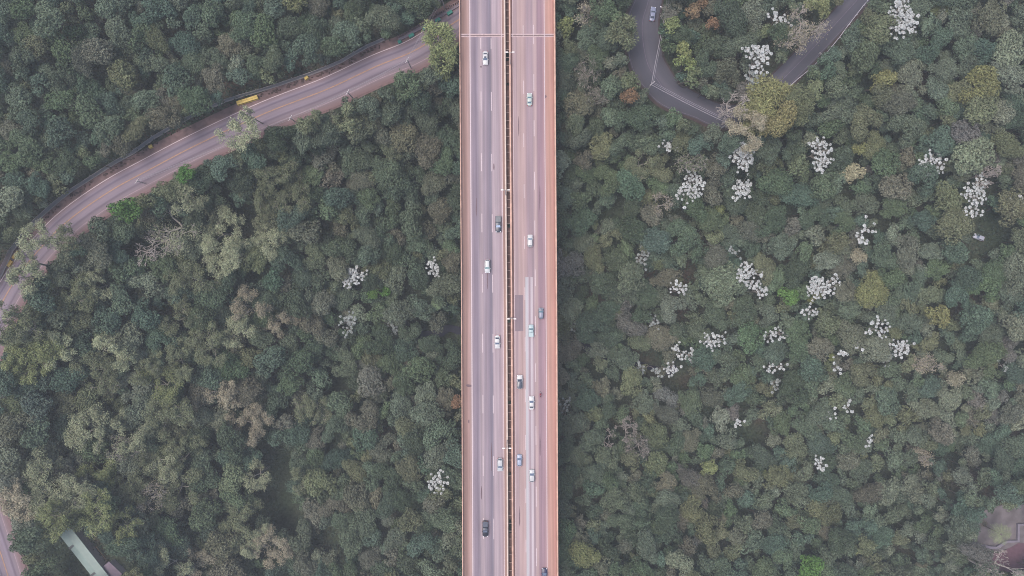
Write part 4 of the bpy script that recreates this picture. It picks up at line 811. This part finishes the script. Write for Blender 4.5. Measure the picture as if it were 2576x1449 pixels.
# ---- special trees: x, y, r, kind, colour, label
SP = [(325, 530, 33, 'g', 'bright green', 'round bright green tree beside the left road'), (472, 437, 25, 'g', 'bright green', 'bright green tree at the lower road edge'), (940, 738, 13, 'g', 'bright green', 'bright green tuft, left one of two below a white leaved tree'), (970, 730, 14, 'g', 'bright green', 'bright green tuft, right one of two below a white leaved tree'),
 (1985, 742, 26, 'g', 'bright green', 'bright green crown between two white leaved trees'), (745, 12, 28, 'g', 'yellow green', 'lime yellow crown on the top edge of the photo'), (1105, 92, 36, 't', 'yellow green', 'feathery yellow green clump against the left parapet, upper part'), (1110, 145, 32, 't', 'yellow green', 'feathery olive clump against the left parapet, lower part'),
 (2195, 730, 41, 'g', 'golden olive', 'golden olive dome right of the sprawling white tree'), (2360, 795, 30, 'g', 'golden olive', 'smaller golden dome near the right edge'), (2340, 860, 24, 'g', 'olive green', 'olive crown just below the smaller golden dome'), (2217, 205, 30, 'g', 'golden olive', 'tall olive dome below the densest white tree'), (2212, 240, 28, 'g', 'olive green', 'lower half dome of olive leaves under the tall olive dome'),
 (2470, 210, 44, 'g', 'golden olive', 'large olive crown, upper one of the big cluster upper right'), (2465, 275, 42, 'g', 'olive green', 'large olive crown, lower one of the big cluster upper right'), (2420, 330, 36, 'g', 'mauve grey', 'mauve grey crown below the big olive cluster'), (2535, 130, 46, 'g', 'pale sage', 'big pale sage crown at the top right edge'), (2530, 190, 40, 'g', 'pale sage', 'pale sage crown under the big one at the right edge'),
 (2442, 395, 52, 'g', 'pale sage', 'broad pale sage crown beside the oval white tree'), (2530, 370, 36, 'g', 'olive green', 'rounded olive crown at the right edge beside a bare tree'), (2400, 560, 46, 'g', 'olive green', 'broad dusty olive crown left of the white ribbon tree'), (2540, 520, 44, 'g', 'olive green', 'dusty green dome at the right edge above the parked car'),
 (1812, 712, 54, 'g', 'pale sage', 'great round sage crown, largest dome right of the bridge'), (1925, 262, 62, 't', 'golden olive', 'big golden tree spreading over the hairpin'), (1955, 305, 44, 'g', 'golden olive', 'golden olive lower crown of the hairpin clump'), (1885, 325, 40, 'w', 'tan', 'tan wispy tree below the big golden hairpin tree'),
 (1845, 270, 40, 'b', None, 'bare twiggy tree reaching over the hairpin road'), (2035, 62, 46, 'b', 'tan', 'tan twiggy tree spilling over the upper right road'), (2010, 100, 34, 'b', 'tan', 'dry twiggy tree inside the hairpin by the road'), (1585, 205, 24, 'g', 'olive green', 'olive crown above the orange tinted tree'), (1583, 240, 24, 'g', 'rusty orange', 'orange tinted tree at the hairpin edge'),
 (1740, 30, 20, 'g', 'rusty orange', 'rusty tinted tree right of the silver blue saloon'), (1765, 8, 14, 'g', 'rusty orange', 'small rusty tree on the top edge'), (1795, 60, 16, 'g', 'rusty orange', 'rusty tinged small tree inside the hairpin'), (1420, 70, 26, 'g', 'yellow green', 'yellow green crown against the upper right parapet'), (1430, 120, 22, 'g', 'olive green', 'olive crown against the upper right parapet'),
 (1475, 30, 30, 'b', 'tan', 'brownish twiggy tree above the right parapet top'), (1480, 175, 34, 'b', 'brown grey', 'dry brown tree right of the upper parapet'), (1500, 245, 30, 'b', 'brown grey', 'second dry brown tree lower by the upper parapet'), (1570, 78, 34, 't', 'olive green', 'feathery olive tree leaning over the hairpin entry'), (1722, 158, 22, 'g', 'yellow green', 'yellow green crown on the inner curve of the hairpin'),
 (1742, 196, 21, 'g', 'olive green', 'olive crown on the inner curve of the hairpin'), (1688, 62, 19, 'g', 'yellow green', 'light olive bush behind the street light pole'), (1720, 130, 20, 'g', 'yellow green', 'lime tinted crown inside the hairpin'), (2084, 320, 28, 'g', 'mid green', 'fresh green crown left of the hanging white tree'), (2156, 377, 17, 'g', 'yellow green', 'small lime crown right of the hanging white tree'),
 (2148, 435, 26, 'g', 'tan', 'tan crown right of the hanging white tree'), (2005, 420, 28, 'g', 'olive green', 'pale brown crown between forked and hanging white trees'), (1665, 510, 30, 'b', 'tan', 'tan twiggy tree left of the comma shaped white tree'), (1600, 300, 0, 'x', None, None), (1610, 410, 30, 'w', 'olive green', 'loose olive tree left of the compact white tree'),
 (1740, 410, 34, 'b', 'olive green', 'greenish twiggy dome above the comma shaped white tree'), (2050, 590, 26, 'g', 'pale sage', 'small sage dome left of the starry white tree'), (2245, 590, 24, 'g', 'pale sage', 'fresh sage crown below the starry white tree'), (2100, 610, 30, 'g', 'olive green', 'olive dome with lime tips left of the starry white tree'), (2160, 645, 22, 'g', 'tan', 'tan crown under the starry white tree'),
 (2090, 898, 9, 'g', 'yellow green', 'tiny lemon coloured round crown'), (1780, 1180, 22, 'g', 'yellow green', 'yellow tipped crown in the lower middle of the right forest'), (1470, 1392, 34, 'g', 'yellow green', 'yellow green crown near the bottom of the right parapet'), (2030, 1425, 34, 'g', 'bright green', 'bright green tree on the bottom edge of the right forest'), (2075, 1440, 26, 'g', 'mid green', 'green crown beside the bright one on the bottom edge'),
 (1580, 80+1000, 30, 'b', None, 'pale twiggy tree in the lower middle, fully bare'), (1610, 1125, 30, 'b', 'mauve grey', 'mauve twiggy tree right of the fully bare one'), (1530, 1108, 22, 'b', None, 'small bare tree left of the pale twiggy one'), (1840, 1035, 22, 'g', 'mauve grey', 'mauve purple bush at the dark gap'), (2325, 1040-640, 0, 'x', None, None),
 (2010, 470-30, 0, 'x', None, None), (2490, 435, 30, 'b', None, 'leafless grey tree beside the white ribbon at the right'), (2215, 1310-220, 18, 'g', 'olive green', 'olive crown below the small white tree'), (2355, 1240-200, 0, 'x', None, None), (2330, 1150, 20, 'b', 'tan', 'pinkish twiggy tree below the smaller golden dome'), (2345, 920, 20, 'b', 'tan', 'pale pinkish twiggy crown under the olive crown'),
 (2400, 950, 24, 'g', 'tan', 'tan dome near the right edge middle'), (1440, 1085, 0, 'x', None, None), (1590, 960, 34, 'g', 'olive green', 'dusty olive dome left of the scattered white tree'), (1500, 878, 26, 'g', 'pale sage', 'sage crown shaped like a boot near the right parapet'), (1510, 915, 20, 'g', 'olive green', 'olive crown below the boot shaped sage one'),
 (100, 598, 33, 'w', 'straw yellow', 'thin straw yellow tree across the left road, pale trunk'), (66, 668, 26, 'w', 'straw yellow', 'wispy straw coloured tree hiding the amber barrier'), (70, 705, 34, 'w', 'straw yellow', 'wispy yellow tree below the left edge barriers'), (170, 600, 24, 'w', 'olive green', 'thin dull tree beside the left road bend'), (430, 570, 72, 'b', 'straw yellow', 'big bare limbed tree with long pale grey branches'),
 (385, 615, 56, 'b', None, 'fan of pale bare branches left of the straw yellow crown'), (470, 500, 30, 'w', 'straw yellow', 'pale yellow wispy crown above the big bare limbed tree'), (562, 590, 50, 'w', 'straw yellow', 'large straw yellow crown right of the bare limbed tree'), (560, 650, 40, 'w', 'straw yellow', 'straw coloured crown below the large one'), (600, 330, 34, 'w', 'straw yellow', 'pale yellow tree overhanging the lower road edge'), (622, 285, 12, 'w', 'straw yellow', 'thin yellow twig tree in front of the long yellow barrier'),
 (690, 420, 38, 'w', 'olive green', 'olive wispy crown below the overhanging yellow tree'), (650, 485, 34, 'w', 'olive green', 'dusty wispy crown left on the olive group'), (740, 480, 44, 'w', 'olive green', 'broad olive wispy crown in the upper left slope'), (820, 530, 32, 'g', 'mid green', 'green rounded crown right of the broad olive one'), (75, 870, 50, 'w', 'yellow green', 'broad yellow crown at the left edge, upper part'),
 (60, 920, 44, 'w', 'yellow green', 'bright lower part of the yellow crown group at the left edge'), (140, 875, 36, 'w', 'straw yellow', 'straw coloured crown right of the broad yellow one'), (190, 745, 40, 'w', 'olive green', 'pale olive crown above the broad yellow one'), (240, 720, 30, 'w', 'straw yellow', 'pale straw crown in the left forest'), (150, 800, 30, 'g', 'grey green', 'grey green crown above the broad yellow one'),
 (620, 770, 36, 'w', 'tan', 'tan brown crown mid left'), (600, 825, 36, 'w', 'straw yellow', 'straw brown crown below the tan one'), (700, 810, 30, 'w', 'tan', 'tan crown right of the mid left pair'), (180, 980-30, 40, 'g', 'blue green', 'blue green crown right of the broad yellow group'), (115, 960, 28, 'g', 'blue green', 'smooth blue green crown under the broad yellow group'), (400, 960, 42, 'w', 'yellow green', 'yellow green wispy crown in the centre left forest'),
 (370, 930, 26, 'w', 'olive green', 'olive wisp left of the yellow green wispy crown'), (570, 990, 30, 'w', 'tan', 'tan wispy crown right of the centre left group'), (420, 1040, 42, 'w', 'olive green', 'wispy olive crown below the yellow green one'), (330, 1090, 40, 'w', 'straw yellow', 'wispy straw crown lower left'), (210, 1080, 44, 'w', 'straw yellow', 'pale straw crown with fork trunk lower left'), (240, 1190, 44, 'w', 'yellow green', 'mossy yellow crown above the mint shed'),
 (330, 1215, 46, 'w', 'olive green', 'mossy olive crown right of the mossy yellow one'), (180, 1250, 40, 'w', 'straw yellow', 'pale leaning crown left of the mossy yellow one'), (225, 1290, 40, 'w', 'yellow green', 'yellow crown just above the mint roof'), (300, 1330, 34, 'w', 'yellow green', 'bright yellow tree beside the mint roof'), (130, 1310, 34, 'w', 'yellow green', 'yellow tree between road and mint shed'), (410, 1180, 34, 'w', 'straw yellow', 'straw coloured tall crown lower left'),
 (460, 1130, 38, 'w', 'olive green', 'olive wispy crown right of the straw tall one'), (70, 1180, 44, 'w', 'straw yellow', 'tall faded tree at the lower left edge'), (40, 1260, 40, 'w', 'tan', 'faded twiggy tree over the lower left road'), (300, 1130, 38, 'b', 'straw yellow', 'pale bare limbed tree in the lower left'), (370, 1255, 40, 'b', 'tan', 'bare limbed tree right of the mossy crowns'), (490, 1400, 40, 'w', 'tan', 'tan crown right of the mint shed'),
 (420, 1420, 36, 'w', 'straw yellow', 'straw tree at the bottom edge beside the mauve roof'), (560, 1370, 42, 'g', 'olive green', 'dull olive crown at the bottom left centre'), (640, 1200, 30, 'w', 'straw yellow', 'straw crown on the rim of the treeless slope'), (780, 1030, 32, 'w', 'olive green', 'pale olive crown beside the dark hollow'), (1155, 1010, 20, 'g', 'rusty orange', 'brownish tree against the lower left parapet'), (690, 700, 30, 'g', 'blue green', 'teal crown in the left forest centre'),
 (1130, 1420, 22, 'g', 'brown grey', 'brown grey crown at the bottom left parapet'), (765, 1250-40, 26, 'w', 'olive green', 'dark olive clump in the treeless slope'), (1110, 1245, 24, 't', 'olive green', 'spiky olive tree below the lowest left white tree'), (1160, 1050, 14, 'g', 'brown grey', 'small brown tree against the left parapet'),
 (780, 310, 28, 't', 'olive green', 'spiky olive bush below the left road'), (870, 320-20, 30, 't', 'olive green', 'spiky yellow green bush below the third utility pole'), (1020, 210, 30, 't', 'mid green', 'spiky green bush below the second utility pole'), (600, 190, 26, 'g', 'blue green', 'pale blue green crown above the long yellow barrier'), (595, 165, 20, 'g', 'pale sage', 'silvery sage crown above the long yellow barrier'),
 (-4, 790, 24, 'w', 'straw yellow', 'faded straw tree where the left road leaves the photo'), (8, 840, 26, 'w', 'olive green', 'dull wispy tree at the left edge over the road'),
 (2535, 1432, 40, 'b', None, 'pale leafless tree below the clearing wall at the right edge'), (2490, 1440, 26, 'b', 'grey green', 'grey twiggy tree at the bottom right corner'),
 (100, 480-270, 24, 'g', 'blue green', 'teal crown in the upper left corner'), (720, 1120-60, 24, 'g', 'brown grey', 'brown grey crown above the treeless slope')]
palm(722, 886, 30, 'star shaped palm, left one of two mid left', 9, 'mid green', 1.3, 'palms in the left forest'); palm(752, 900, 30, 'star shaped palm, right one of two mid left', 9, 'mid green', 1.3, 'palms in the left forest')
palm(1096, 769, 16, 'small bright palm close to the left parapet', 9, 'mid green', 1.5); palm(2368, 22, 30, 'big leaved pale palm at the top right', 9, 'yellow green', .9); palm(2518, 1344, 30, 'leaning palm on the bare clearing', 9, 'olive green', 1.1)
palm(1600-60, 60+830, 16, 'small dark palm by the right parapet stream', 8, 'dark green', 1.2)
KN = {'g': 'tree', 'w': 'wispy_tree', 'b': 'bare_tree', 't': 'feathery_tree'}
NIND = len(WT)+6
for x, y, r, k, c, lb in SP:
    if k == 'x': continue
    if k == 'g': tree_generic(x, y, r, c, lb, h=random.uniform(12, 16)+r*.08, group=None)
    else: tree_branchy(x, y, r, c, lb, {'w': 'wispy', 'b': 'bare', 't': 'tuft'}[k], KN[k], h=random.uniform(12, 17))
    OCC.append((x, y, r*(1.0 if k == 'g' else .75))); NIND += 1
# ---- the rest of the forest
def poly_d(vx, vy, pts): return float(seg_dist(np.array([vx]), np.array([vy]), pts)[0])
LR2 = spline(LROAD_V, 3); RR2 = [(a, b) for a, b, w in RR]
GAPS = [(1538, 532, 24), (1730, 688, 20), (1640, 900, 28), (1706, 946, 30), (1575, 1012, 22), (1905, 1085, 30), (2215, 560, 14), (2490, 590, 34), (2530, 570, 28), (2460, 610, 22), (2440, 640, 20), (2470, 525, 14), (1140, 832, 22), (1100, 838, 14), (1060, 845, 14),
        (850, 975, 22), (700, 1180, 40), (690, 1250, 42), (735, 1300, 34), (820, 1357, 28), (670, 1120, 20), (460, 1395-90, 14), (255, 70, 16), (270, 175, 22), (430, 85, 20), (780, 165, 16), (575, 480, 20), (615, 545, 30), (640, 690, 16), (140, 640, 0), (250, 1390, 30), (190, 1370, 36), (290, 1420, 24), (120, 1390, 26), (215, 1410, 36), (250, 1450, 40), (190, 1440, 34), (150, 1400, 30), (320, 1420, 20),
        (2510, 1330, 52), (2560, 1310, 40), (2540, 1390, 34), (2590, 1380, 40), (2350, 320, 18), (2200, 660, 12), (1500, 925, 12), (1680, 335, 0), (2130, 480, 14), (2395, 1170, 16), (2390, 1230, 18), (2500, 1410, 12)]
def free(x, y, r):
    for a, b, g in ((610, 225, 50), (770, 178, 24), (377, 352, 24), (40, 630, 24)):
        if (a-x)**2+(b-y)**2 < (g+r*.5)**2: return False
    dd = poly_d(x, y, LR2)
    if dd < (44 if x > 350 else 36)+r*.8: return False
    if dd < 56+r*.9 and x < 1010:
        i = int(np.argmin([(a-x)**2+(b-y)**2 for a, b in LR2])); i = min(max(i, 0), len(LR2)-2); tx, ty = LR2[i+1][0]-LR2[i][0], LR2[i+1][1]-LR2[i][1]
        if tx*(y-LR2[i][1])-ty*(x-LR2[i][0]) > 0: return False
    if 985 < x < 1160 and y < 110 and dd < 62+r*.8 and y < 160-(x-985)*.6: return False
    i = int(np.argmin([(a-x)**2+(b-y)**2 for a, b in RR2])); 
    if poly_d(x, y, RR2) < RR[i][2]-2+r*.84: return False
    if 1172 < x < 1388: return False
    for a, b, g in GAPS:
        if g and (a-x)**2+(b-y)**2 < (g+r*.55)**2: return False
    return True
def region_size(x, y):
    if x > 1400: return (13, 30) if y > 900 else (15, 35)
    if x < 650 and y > 560: return (17, 38)
    return (15, 34)
CN = list(PAL)
def region_col(x, y, n):
    if x < 1180 and y < 420-(x-300)*.25: w_ = dict(zip(('grey green', 'blue green', 'mid green', 'brown grey', 'dark green', 'olive green', 'pale sage'), (34, 20, 14, 12, 10, 8, 6)))
    elif x < 420: w_ = dict(zip(('grey green', 'blue green', 'pale sage', 'brown grey', 'olive green', 'mid green'), (18, 20, 24, 10, 20, 8)))
    elif x < 700: w_ = dict(zip(('grey green', 'blue green', 'dark green', 'brown grey', 'olive green', 'pale sage', 'mid green'), (20, 24, 18, 12, 14, 8, 8)))
    elif x < 1180: w_ = dict(zip(('grey green', 'dark green', 'blue green', 'brown grey', 'olive green', 'mid green', 'pale sage'), (28, 22, 16, 18, 8, 8, 3)))
    elif x < 1800: w_ = dict(zip(('grey green', 'dark green', 'blue green', 'brown grey', 'olive green', 'mid green', 'mauve grey', 'pale sage'), (32, 18, 12, 12, 12, 12, 2, 5)))
    elif x > 2280: w_ = dict(zip(('grey green', 'pale sage', 'blue green', 'olive green', 'mid green', 'brown grey', 'mauve grey'), (26, 22, 20, 14, 8, 6, 4)))
    else: w_ = dict(zip(('grey green', 'dark green', 'blue green', 'brown grey', 'olive green', 'mid green', 'mauve grey', 'pale sage', 'yellow green'), (32, 10, 15, 9, 15, 15, 2, 9, 1)))
    return random.choices(list(w_), list(w_.values()))[0]
cell = {}
def near(x, y, r, k=.7):
    gx_, gy_ = int(x//60), int(y//60)
    for i in range(gx_-2, gx_+3):
        for j in range(gy_-2, gy_+3):
            for a, b, q in cell.get((i, j), ()):
                if (a-x)**2+(b-y)**2 < (k*(q+r))**2: return True
    return False
for a, b, q in OCC: cell.setdefault((int(a//60), int(b//60)), []).append((a, b, q))
GEN = []
for ps, (lo, hi, tries) in enumerate(((1.0, 1.35, 5000), (.62, 1.0, 14000), (.42, .62, 9000))):
    for _ in range(tries):
        x = random.uniform(-60, 2636); y = random.uniform(-60, 1510); s0, s1 = region_size(x, y); r = s1*random.uniform(lo*.8, hi*.86)
        if near(x, y, r, (.69, .66, .62)[ps]) or not free(x, y, r): continue
        GEN.append((x, y, r, region_col(x, y, 0))); cell.setdefault((int(x//60), int(y//60)), []).append((x, y, r))
inside = sorted([g for g in GEN if 0 < g[0] < 2576 and 0 < g[1] < 1449 and not 1165 < g[0] < 1396], key=lambda g: -g[2])
KEY = {}
for g in GEN: cls = 's' if g[2] < 19 else ('m' if g[2] < 28 else 'l'); KEY[g] = (cls, random.randrange(NVAR[cls]))
FIRST = {}
for g in inside: FIRST.setdefault(KEY[g], g)
NB = max(0, 300-NIND); BIG = list(FIRST.values()); BIG += [g for g in inside if g not in set(BIG)][:NB-len(BIG)]; bigset = set(BIG)
def dirword(dx, dy):
    a = math.degrees(math.atan2(-dy, dx)) % 360
    return ['right of', 'up right of', 'above', 'up left of', 'left of', 'down left of', 'below', 'down right of'][int((a+22.5)//45) % 8]
WISP = {g for g in BIG if g[0] < 730 and g[1] > 520 and g[2] > 21 and random.random() < .42}
BIG = [g if g not in WISP else (g[0], g[1], g[2], random.choice(['straw yellow', 'olive green', 'tan', 'straw yellow', 'pale sage'])) for g in BIG]; WISP = {g for g in BIG if g not in bigset}
labs = {}
def HGT(g): return 7.2+g[2]*.24+random.uniform(-2.2, 3.0)
for g in BIG:
    i = min(range(len(LM)), key=lambda i: (LM[i][0]-g[0])**2+(LM[i][1]-g[1])**2); l = LM[i]; d = math.hypot(l[0]-g[0], l[1]-g[1])
    if d < 14: dw = 'touching'
    else: dw = dirword(g[0]-l[0], g[1]-l[1])
    labs.setdefault((g[3]+(' wispy' if g in WISP else ' rounded'), dw, l[2]), []).append((d, g))
ORD = ['', 'second', 'third', 'fourth', 'fifth', 'sixth', 'seventh']
for (c, dw, ph), lst in labs.items():
    lst.sort(key=lambda q: q[0])
    for k, (d, g) in enumerate(lst):
        lb = f'{c} crown {dw} {ph}' if len(lst) == 1 else (f'{c} crown {dw} {ph}, the nearest such one' if k == 0 else f'{c} crown {dw} {ph}, {ORD[min(k, 6)]} nearest')
        if len(lb.replace(',', '').split()) > 16: lb = lb.replace(' rounded', '').replace(' nearest such one', ' nearest')
        if g in WISP: tree_branchy(g[0], g[1], g[2], g[3], lb, 'wispy', 'wispy_tree', group='forest trees'); continue
        tree_generic(g[0], g[1], g[2], g[3], lb, h=HGT(g), jitter=random.uniform(.88, 1.12), key=KEY[g])
pos, att, fts = [], {'scl': [], 'ang': [], 'vr': [], 'cls': [], 'tcol': []}, []
for g in GEN:
    if g in bigset: continue
    x0, y0, rv, cn = g; h = HGT(g)-1.5; hc = h*.72; x, y, z = ground_at(x0, y0, hc); r = rv*(ZC-z-hc)/FV; h2 = under_deck(x, y, z, h, r)
    if h2 < h:
        if h2 < 3.5: continue
        h = h2; hc = h*.6; x, y, z = ground_at(x0, y0, hc); r = rv*(ZC-z-hc)/FV
    key = KEY[g]; Rc = LIB[key][2]
    pos.append((x, y, z+hc-r*.55)); e_ = random.uniform(.82, 1.22); att['scl'].append((r/Rc*e_, r/Rc/e_, r/Rc*random.uniform(.8, 1.3))); att['ang'].append(random.uniform(0, 6.28)); att['vr'].append(key[1]); att['cls'].append('sml'.index(key[0]))
    k = random.uniform(.86, 1.14); c = PAL[cn]; att['tcol'].append((c[0]*k*random.uniform(.93, 1.07), c[1]*k, c[2]*k*random.uniform(.93, 1.07), 1))
    fts.append((np.array((x, y, z-.3)), np.array((x, y, z+hc)), .16, .08))
print('trees individual', NIND+len(BIG), 'rest', len(pos))
tm = seg_mesh('forest', fts, 4)          # the slim trunks; the crowns stand on the loose vertices added below
pm_ = bpy.data.meshes.new('forest'); n0 = len(tm.vertices); tvv = np.empty(n0*3, np.float32); tm.vertices.foreach_get('co', tvv); npz = len(pos)
pm_.from_pydata([tuple(v) for v in tvv.reshape(-1, 3)]+pos, [], [tuple(p.vertices) for p in tm.polygons]); pm_.materials.append(M_BARK)
pm_.attributes.new('scl', 'FLOAT_VECTOR', 'POINT').data.foreach_set('vector', np.concatenate([np.ones((n0, 3)), np.array(att['scl'])]).astype(np.float32).ravel())
for nm, tp in (('ang', 'FLOAT'), ('vr', 'INT'), ('cls', 'INT')): pm_.attributes.new(nm, tp, 'POINT').data.foreach_set('value', [(-1 if nm == 'cls' else 0)]*n0+att[nm])
pm_.attributes.new('tcol', 'FLOAT_COLOR', 'POINT').data.foreach_set('color', np.concatenate([np.ones((n0, 4)), np.array(att['tcol'])]).astype(np.float32).ravel())
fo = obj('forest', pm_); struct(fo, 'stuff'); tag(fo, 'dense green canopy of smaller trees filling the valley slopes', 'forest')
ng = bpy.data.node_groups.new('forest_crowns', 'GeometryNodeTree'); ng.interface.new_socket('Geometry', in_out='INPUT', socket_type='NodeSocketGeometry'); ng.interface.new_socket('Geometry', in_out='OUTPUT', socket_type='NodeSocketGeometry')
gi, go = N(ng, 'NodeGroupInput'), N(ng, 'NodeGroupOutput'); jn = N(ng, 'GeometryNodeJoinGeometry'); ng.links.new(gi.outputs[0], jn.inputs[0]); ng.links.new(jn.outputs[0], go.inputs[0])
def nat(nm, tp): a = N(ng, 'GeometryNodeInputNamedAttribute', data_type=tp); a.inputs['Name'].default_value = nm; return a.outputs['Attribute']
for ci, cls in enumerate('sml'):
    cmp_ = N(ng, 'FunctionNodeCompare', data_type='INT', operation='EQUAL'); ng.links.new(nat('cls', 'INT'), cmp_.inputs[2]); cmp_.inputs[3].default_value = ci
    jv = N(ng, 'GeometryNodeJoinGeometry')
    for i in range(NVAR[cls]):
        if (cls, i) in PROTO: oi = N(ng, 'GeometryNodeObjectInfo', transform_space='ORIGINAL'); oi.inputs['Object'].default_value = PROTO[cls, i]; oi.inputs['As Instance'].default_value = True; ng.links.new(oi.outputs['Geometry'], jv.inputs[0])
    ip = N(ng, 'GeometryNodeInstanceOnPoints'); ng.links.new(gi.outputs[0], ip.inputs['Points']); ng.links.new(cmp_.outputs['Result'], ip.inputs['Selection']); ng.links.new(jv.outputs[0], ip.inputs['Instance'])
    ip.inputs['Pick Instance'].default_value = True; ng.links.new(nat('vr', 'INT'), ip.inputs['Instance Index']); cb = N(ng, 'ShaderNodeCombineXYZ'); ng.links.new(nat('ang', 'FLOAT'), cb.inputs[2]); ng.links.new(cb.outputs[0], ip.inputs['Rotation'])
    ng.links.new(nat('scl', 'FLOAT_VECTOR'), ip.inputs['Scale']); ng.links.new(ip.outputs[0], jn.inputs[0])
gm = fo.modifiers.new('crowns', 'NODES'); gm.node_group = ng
# undergrowth
n = 170000; rng = np.random.default_rng(9); ux = rng.uniform(-215, 215, n); uy = rng.uniform(-125, 125, n); uz = terr(ux, uy)
keep = (seg_dist(ux, uy, LROAD) > 7.4) & (seg_dist(ux, uy, RROAD) > 7.4) & (seg_dist(ux, uy, STREAM) > 3.6)
cxs, cys = P(2545, 1350, CZ)[:2]; keep &= (np.hypot(ux-cxs, uy-cys) > 16); sx0, sy0 = P(290, 1420, 38)[:2]; keep &= (np.hypot(ux-sx0, uy-sy0) > 4)
ux, uy, uz = ux[keep], uy[keep], uz[keep]; n = len(ux)
dens = np.sin(ux*.5)*np.sin(uy*.45+1)+np.sin(ux*.17+2)*np.cos(uy*.21); hh = np.clip(.9+.8*dens, .15, 2.6)*rng.uniform(.3, 1, n)
Nn = rng.normal(0, .45, (n, 3))+np.array([0, 0, 1]); Nn /= np.linalg.norm(Nn, axis=1, keepdims=True); T, B = frame(Nn, rng)
v = quads(np.stack([ux, uy, uz+hh], 1), T, B, rng.uniform(.25, .6, n), rng.uniform(.2, .5, n)); base = np.where((np.sin(ux*.09)*np.cos(uy*.08+.5) > .15)[:, None], np.array([[.048, .060, .040]]), np.array([[.036, .058, .040]]))
c = base*rng.uniform(.6, 1.4, (n, 1)); un = obj('undergrowth', fast_mesh('undergrowth', v, np.arange(len(v)).reshape(-1, 4), np.repeat(c, 4, 0)), M_LEAF); un['tcol'] = [1.0, 1.0, 1.0]; struct(un, 'stuff'); tag(un, 'low dark green undergrowth between the trees', 'undergrowth')
# ------------------------------------------------------------------ haze
hb = MB().box(-930, 930, -930, 930, -4, ZC+2); hm = bpy.data.materials.new('haze'); hm.use_nodes = True; t = hm.node_tree; t.nodes.remove(t.nodes['Principled BSDF'])
pvn = N(t, 'ShaderNodeVolumePrincipled'); pvn.inputs['Density'].default_value = .00037; pvn.inputs['Color'].default_value = (.84, .92, 1.0, 1); pvn.inputs['Anisotropy'].default_value = .0
t.links.new(pvn.outputs[0], [x for x in t.nodes if x.type == 'OUTPUT_MATERIAL'][0].inputs['Volume'])
ho = hb.obj('haze', hm); struct(ho, 'stuff'); tag(ho, 'thin pale haze filling the valley air', 'haze')
